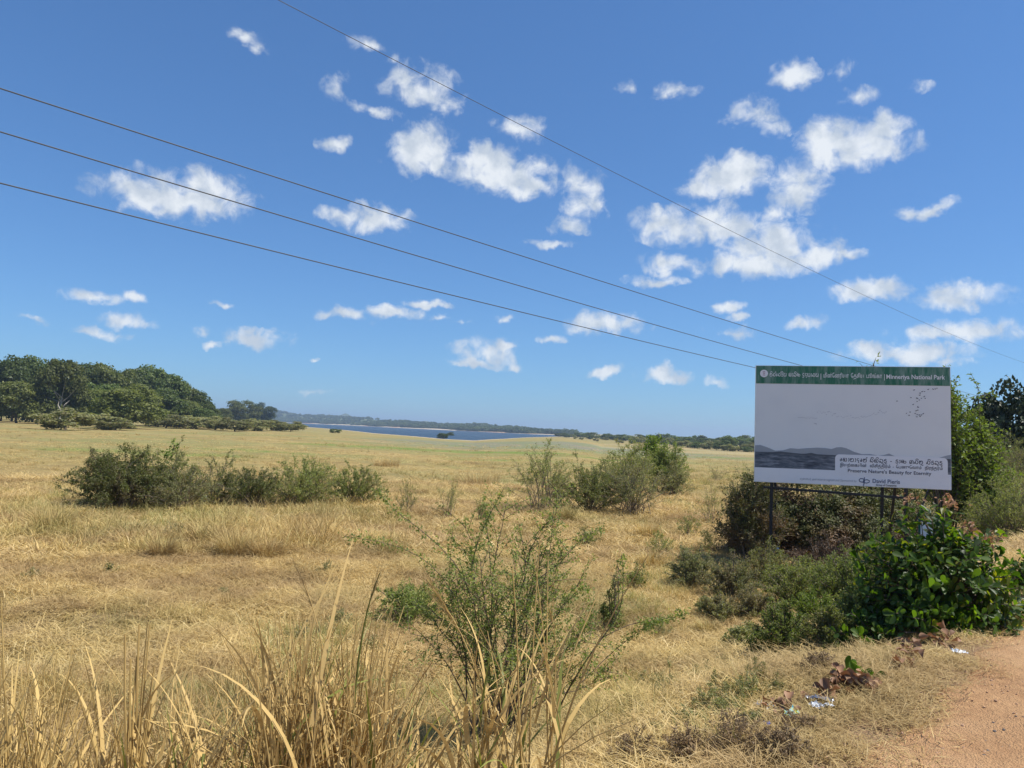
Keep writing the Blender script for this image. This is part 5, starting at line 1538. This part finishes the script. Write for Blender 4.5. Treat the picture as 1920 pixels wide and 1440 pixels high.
def build_reeds():
    def at_xy(px, depth):
        d = ray(px, 900); x = d[0] / d[1] * depth
        return on_ground(x, depth)
    reed_clump('tall dry reed grass at the far left of the bottom edge', 611, at_xy(40, 2.9), .24, 80, 150, .75, 1.35, .12)
    reed_clump('thin dry reed grass between the far left clump and the thick stalk bundle', 612, at_xy(150, 3.0), .26, 60, 150, .55, 1.2, .16)
    reed_clump('upright bundle of thick dry stalks broken off at the top', 613, at_xy(288, 3.0), .017, 13, 40, .75, 1.34, .02, straight=True)
    reed_clump('leaning dry reed grass right of the broken stalk bundle', 614, at_xy(400, 3.1), .26, 70, 170, .6, 1.15, .3, .05)
    reed_clump('dense golden brown reed clump with a tall dark green blade', 615, at_xy(640, 3.2), .28, 190, 260, .7, 1.2, .12, .06)
    reed_clump('loose dry reed grass at the left foot of the tall thin shrub', 616, at_xy(520, 3.3), .28, 40, 130, .5, .9, .25, .12)
    reed_clump('pale dry reed stalks in front of the tall thin shrub', 617, at_xy(940, 3.5), .16, 18, 48, .6, 1.15, .16, .12)
    reed_clump('dry reed stalks right of the shrub stems at the bottom edge', 618, at_xy(1040, 3.45), .08, 8, 12, .8, 1.4, .07, .1)
    reed_clump('short dry reed tuft between the two big clumps at the bottom edge', 619, at_xy(800, 3.3), .25, 12, 70, .3, .7, .3, .12)
    reed_clump('low tangle of bent pale blades left of the broken stalk bundle', 631, at_xy(215, 2.75), .25, 10, 130, .35, .75, .35, .04)
    reed_clump('low tangle of bent pale blades right of the broken stalk bundle', 632, at_xy(360, 2.8), .25, 10, 130, .35, .75, .35, .04)
    reed_clump('low bent dry blades at the lower left corner of the photo', 633, at_xy(70, 2.7), .25, 10, 120, .35, .8, .3, .04)
    # nodding seed heads on their stalks
    rs = np.random.default_rng(640)
    for lab, pts, tip, depth in [('tall pale seed head arching left across the thin shrub', [(960,1440),(900,1280),(865,1180)], (800, 1085), 3.5),
                                 ('single thin seed stalk standing over the left reeds', [(640,1440),(612,1240),(585,1130)], (570, 1095), 3.2),
                                 ('upright seed stalk right of the tall thin shrub stems', [(1032,1440),(1040,1300),(1044,1190)], (1030, 1140), 3.5),
                                 ('tall thin stalk at the left edge of the photo', [(14,1440),(8,1280),(4,1180)], (2, 1120), 2.9),
                                 ('tall dark green grass stem rising from the dense reed clump', [(655,1440),(668,1250),(690,1130)], (712, 1075), 3.15)]:
        P = np.array([at_depth(px, py, depth) for px, py in pts + [tip]])
        foot = on_ground(P[0][0], P[0][1])
        t = thing('seed_stalk', lab, 'grass stalk', foot)
        uu = np.linspace(0, 1, 12); tt = np.linspace(0, 1, 5)
        PP = np.concatenate([[foot], P])
        Q = np.stack([np.interp(uu, tt, PP[:, k]) for k in range(3)], -1) - foot
        for _ in range(2): Q[1:-1] = (Q[:-2] + 2 * Q[1:-1] + Q[2:]) / 4
        g = 'green' in lab
        obj('stem', MB().add(*tube(Q, np.linspace(.0045, .0016, 12) * (1.5 if g else 1), 5)).mesh('seed_stem', M['reed_green' if g else 'reed'], True), t)
        k = 60 if 'arching' in lab else 12
        s = Q[8] + (Q[-1] - Q[8]) * rs.uniform(0, .8, (k, 1))
        D = nrm(Q[-1] - Q[8])
        e = s + D * rs.uniform(.06, .2, (k, 1)) + rs.normal(0, .022, (k, 3))
        u = np.linspace(0, 1, 4)[None, :, None]
        R = s[:, None] * (1 - u) + e[:, None] * u + np.array([0, 0, -.02]) * u ** 2
        obj('seed_head', MB().add(*many_tubes(R, np.linspace(.0013, .0006, 4)[None] * np.ones((k, 1)), 3)).mesh('seed_head', M['straw']), t)

build_reeds()

# ------------------------------------------------------------------ single tussocks that stand out in the field
def build_tussocks():
    for i, (px, py, w, h, lab, mat) in enumerate([
        (440, 1046, 70, 56, 'large golden grass tussock with a dark hollow foot below the left scrub', 'straw'),
        (500, 1050, 60, 44, 'brownish grass tussock right beside the large golden tussock', 'straw'),
        (305, 1048, 46, 46, 'spiky golden tussock left of the large golden tussock', 'straw'),
        (1212, 1012, 44, 40, 'small golden tussock alone between the middle scrub and the billboard', 'straw'),
        (1055, 980, 60, 40, 'bright golden tussock at the foot of the open feathery bush', 'straw'),
        (895, 908, 120, 30, 'wide low heap of tan dry grass in the middle of the field', 'hay'),
        (724, 874, 66, 18, 'small distant heap of tan dry grass in the field', 'hay'),
        (1328, 1192, 42, 30, 'brown grass tussock in the hay left of the road bushes', 'straw'),
        (1220, 1068, 56, 40, 'dry tussock below the small golden tussock', 'straw'),
        (95, 1000, 70, 50, 'pale golden tussock near the left edge of the field', 'straw')]):
        p = place(px, py); m = px_to_m(p)
        rs = np.random.default_rng(700 + i)
        n = 520; R = w * m / 2
        rr = R * .7 * np.sqrt(rs.uniform(0, 1, n)); th = rs.uniform(0, 2 * np.pi, n)
        base = np.stack([rr * np.cos(th), rr * np.sin(th) * .8, np.full(n, -.02)], -1)
        V, F = blades(rs, base, th + rs.normal(0, .7, n), h * m * rs.uniform(.6, 1.25, n), np.abs(rs.normal(.2, .2, n)), rs.uniform(.4, 1.7, n), max(.007, .35 * m) * rs.uniform(.6, 1.4, n), 4)
        tag(obj('grass_tussock', MB().add(V, F).mesh('grass_tussock', M[mat]), None, p), lab, 'tussock')

build_tussocks()

# ------------------------------------------------------------------ dead leaves and litter on the verge
def build_litter():
    rs = np.random.default_rng(800)
    curled = []
    for k in range(4):
        V = OBO[0].copy() * np.array([1.25, 1, 1])
        V[:, 2] += .9 * V[:, 0] ** 2 * rs.uniform(1.5, 3.5) - .35 * (V[:, 1] - .5) ** 2 * rs.uniform(.3, 1.6) + rs.normal(0, .015, len(V))
        curled.append(MB().add(V, OBO[1]).mesh('dead_leaf', M['deadleaf'], True))
    spots = []
    for (cx, cy, sx, sy, n, w) in [(1575, 1297, 13, 9, 26, 'upper left reddish pile of leaves on the verge'), (1610, 1298, 24, 6, 24, 'flat row of leaves right of the reddish pile'), (1545, 1318, 16, 6, 18, 'dark leaf litter around the silver foil'), (1462, 1352, 20, 7, 24, 'lowest pile of leaves, by the snack wrapper'), (1700, 1235, 24, 22, 46, 'heap of leaves under the left foot of the glossy bush'), (1760, 1215, 34, 6, 16, 'thin scatter of leaves along the front of the glossy bush'), (1900, 1075, 16, 26, 22, 'leaf litter at the right edge of the photo')]:
        for k in range(n): spots.append((cx + rs.normal(0, sx * .6), cy + rs.normal(0, sy * .6), w))
    spots.append((1481, 1416, ''))
    for i, (px, py, w) in enumerate(spots):
        p = place(px, py)
        lab = 'single orange brown dead leaf lying apart low on the verge' if i == len(spots) - 1 else 'dead brown leaf in the ' + w
        o = obj('dead_leaf', curled[i % 4], None, p + np.array([0, 0, rs.uniform(.03, .11)]), (rs.normal(0, .6), rs.normal(0, .6), rs.uniform(0, 6.28)), rs.uniform(.05, .10))
        tag(o, lab, 'dead leaf', None if i == len(spots) - 1 else w)
    def crumple(name, px, py, w, d, mat, label, cat, up=.055):
        p = place(px, py); q = np.linspace(-1, 1, 8); X, Y = np.meshgrid(q, q)
        Z = rs.normal(0, .22, X.shape) + .25
        X = X + rs.normal(0, .08, X.shape); Y = Y + rs.normal(0, .08, X.shape)
        V = np.stack([X * w / 2, Y * d / 2, np.abs(Z) * min(w, d) * .5], -1)
        i = np.arange(7)[:, None] * 8; j = np.arange(7)[None]
        F = np.stack([i + j, i + j + 1, i + 9 + j, i + 8 + j], -1).reshape(-1, 4)
        tag(obj(name, MB().add(V, F).mesh(name, M[mat]), None, p + np.array([0, 0, up]), (0, 0, rs.uniform(0, 6))), label, cat)
    M['plastic'] = plain('white plastic film', (.58, .60, .62), .25, .1, 20, .5)
    M['foil'] = plain('silver foil', (.62, .63, .66), .25, .2, 20, .5, .7)
    t = NT('printed wrapper'); oc = t.n('TexCoord').outputs['Generated']
    M['wrapper'] = t.finish(t.principled(t.ramp(t.noise(2.5, 2, .5, oc), [(.38, (.10, .42, .52)), (.5, (.35, .62, .66)), (.6, (.55, .62, .06))]), .3, None, .5))
    M['blue'] = plain('blue plastic', (.03, .12, .50), .3, .15, 10, .5)
    crumple('plastic_bag', 1442, 1344, .16, .10, 'foil', 'crumpled clear plastic left of the dead leaves on the verge', 'plastic bag')
    crumple('plastic_scrap', 1533, 1342, .09, .07, 'plastic', 'white crumpled plastic scrap below the dead leaves', 'litter')
    crumple('plastic_scrap', 1555, 1341, .05, .05, 'plastic', 'small white scrap right of the crumpled white plastic', 'litter')
    crumple('foil_scrap', 1545, 1328, .12, .05, 'foil', 'silver foil strip on the dark leaf litter', 'litter')
    crumple('foil_scrap', 1517, 1325, .06, .05, 'foil', 'pale foil scrap at the left end of the silver strip', 'litter')
    crumple('snack_wrapper', 1483, 1356, .12, .06, 'wrapper', 'turquoise and yellow printed snack wrapper on the verge', 'wrapper')
    crumple('blue_scrap', 1436, 1376, .045, .04, 'blue', 'small bright blue plastic scrap low on the verge', 'litter')
    crumple('paper_scrap', 1798, 1237, .10, .06, 'plastic', 'flat white paper scrap on the verge by the glossy bush', 'litter')
    crumple('plastic_scrap', 990, 1282, .08, .05, 'plastic', 'white scrap on the hay behind the shrub stems', 'litter')
    crumple('plastic_scrap', 1062, 1310, .09, .06, 'plastic', 'crumpled white litter right of the shrub stems, nearer the front', 'litter')
    crumple('plastic_scrap', 1092, 1312, .09, .05, 'plastic', 'small white litter beside the crumpled one, farther right', 'litter')
    crumple('plastic_scrap', 1242, 1241, .06, .05, 'plastic', 'white litter speck alone in the hay right of the shrub', 'litter')
    crumple('plastic_scrap', 1357, 1285, .07, .07, 'plastic', 'white litter speck among the grey weeds by the road', 'litter')

build_litter()

# ------------------------------------------------------------------ air
def build_haze():
    mb = MB().box((-9000, -9000, -7.0), (9000, 9000, 95.0))
    t = NT('haze air')
    pv = t.n('VolumePrincipled')
    pv.inputs['Color'].default_value = (.60, .77, .97, 1); pv.inputs['Density'].default_value = .00023
    pv.inputs['Anisotropy'].default_value = .2
    t.t.links.new(pv.outputs[0], t.out.inputs['Volume'])
    tag(obj('haze', mb.mesh('haze', t.m)), kind='stuff')

build_haze()
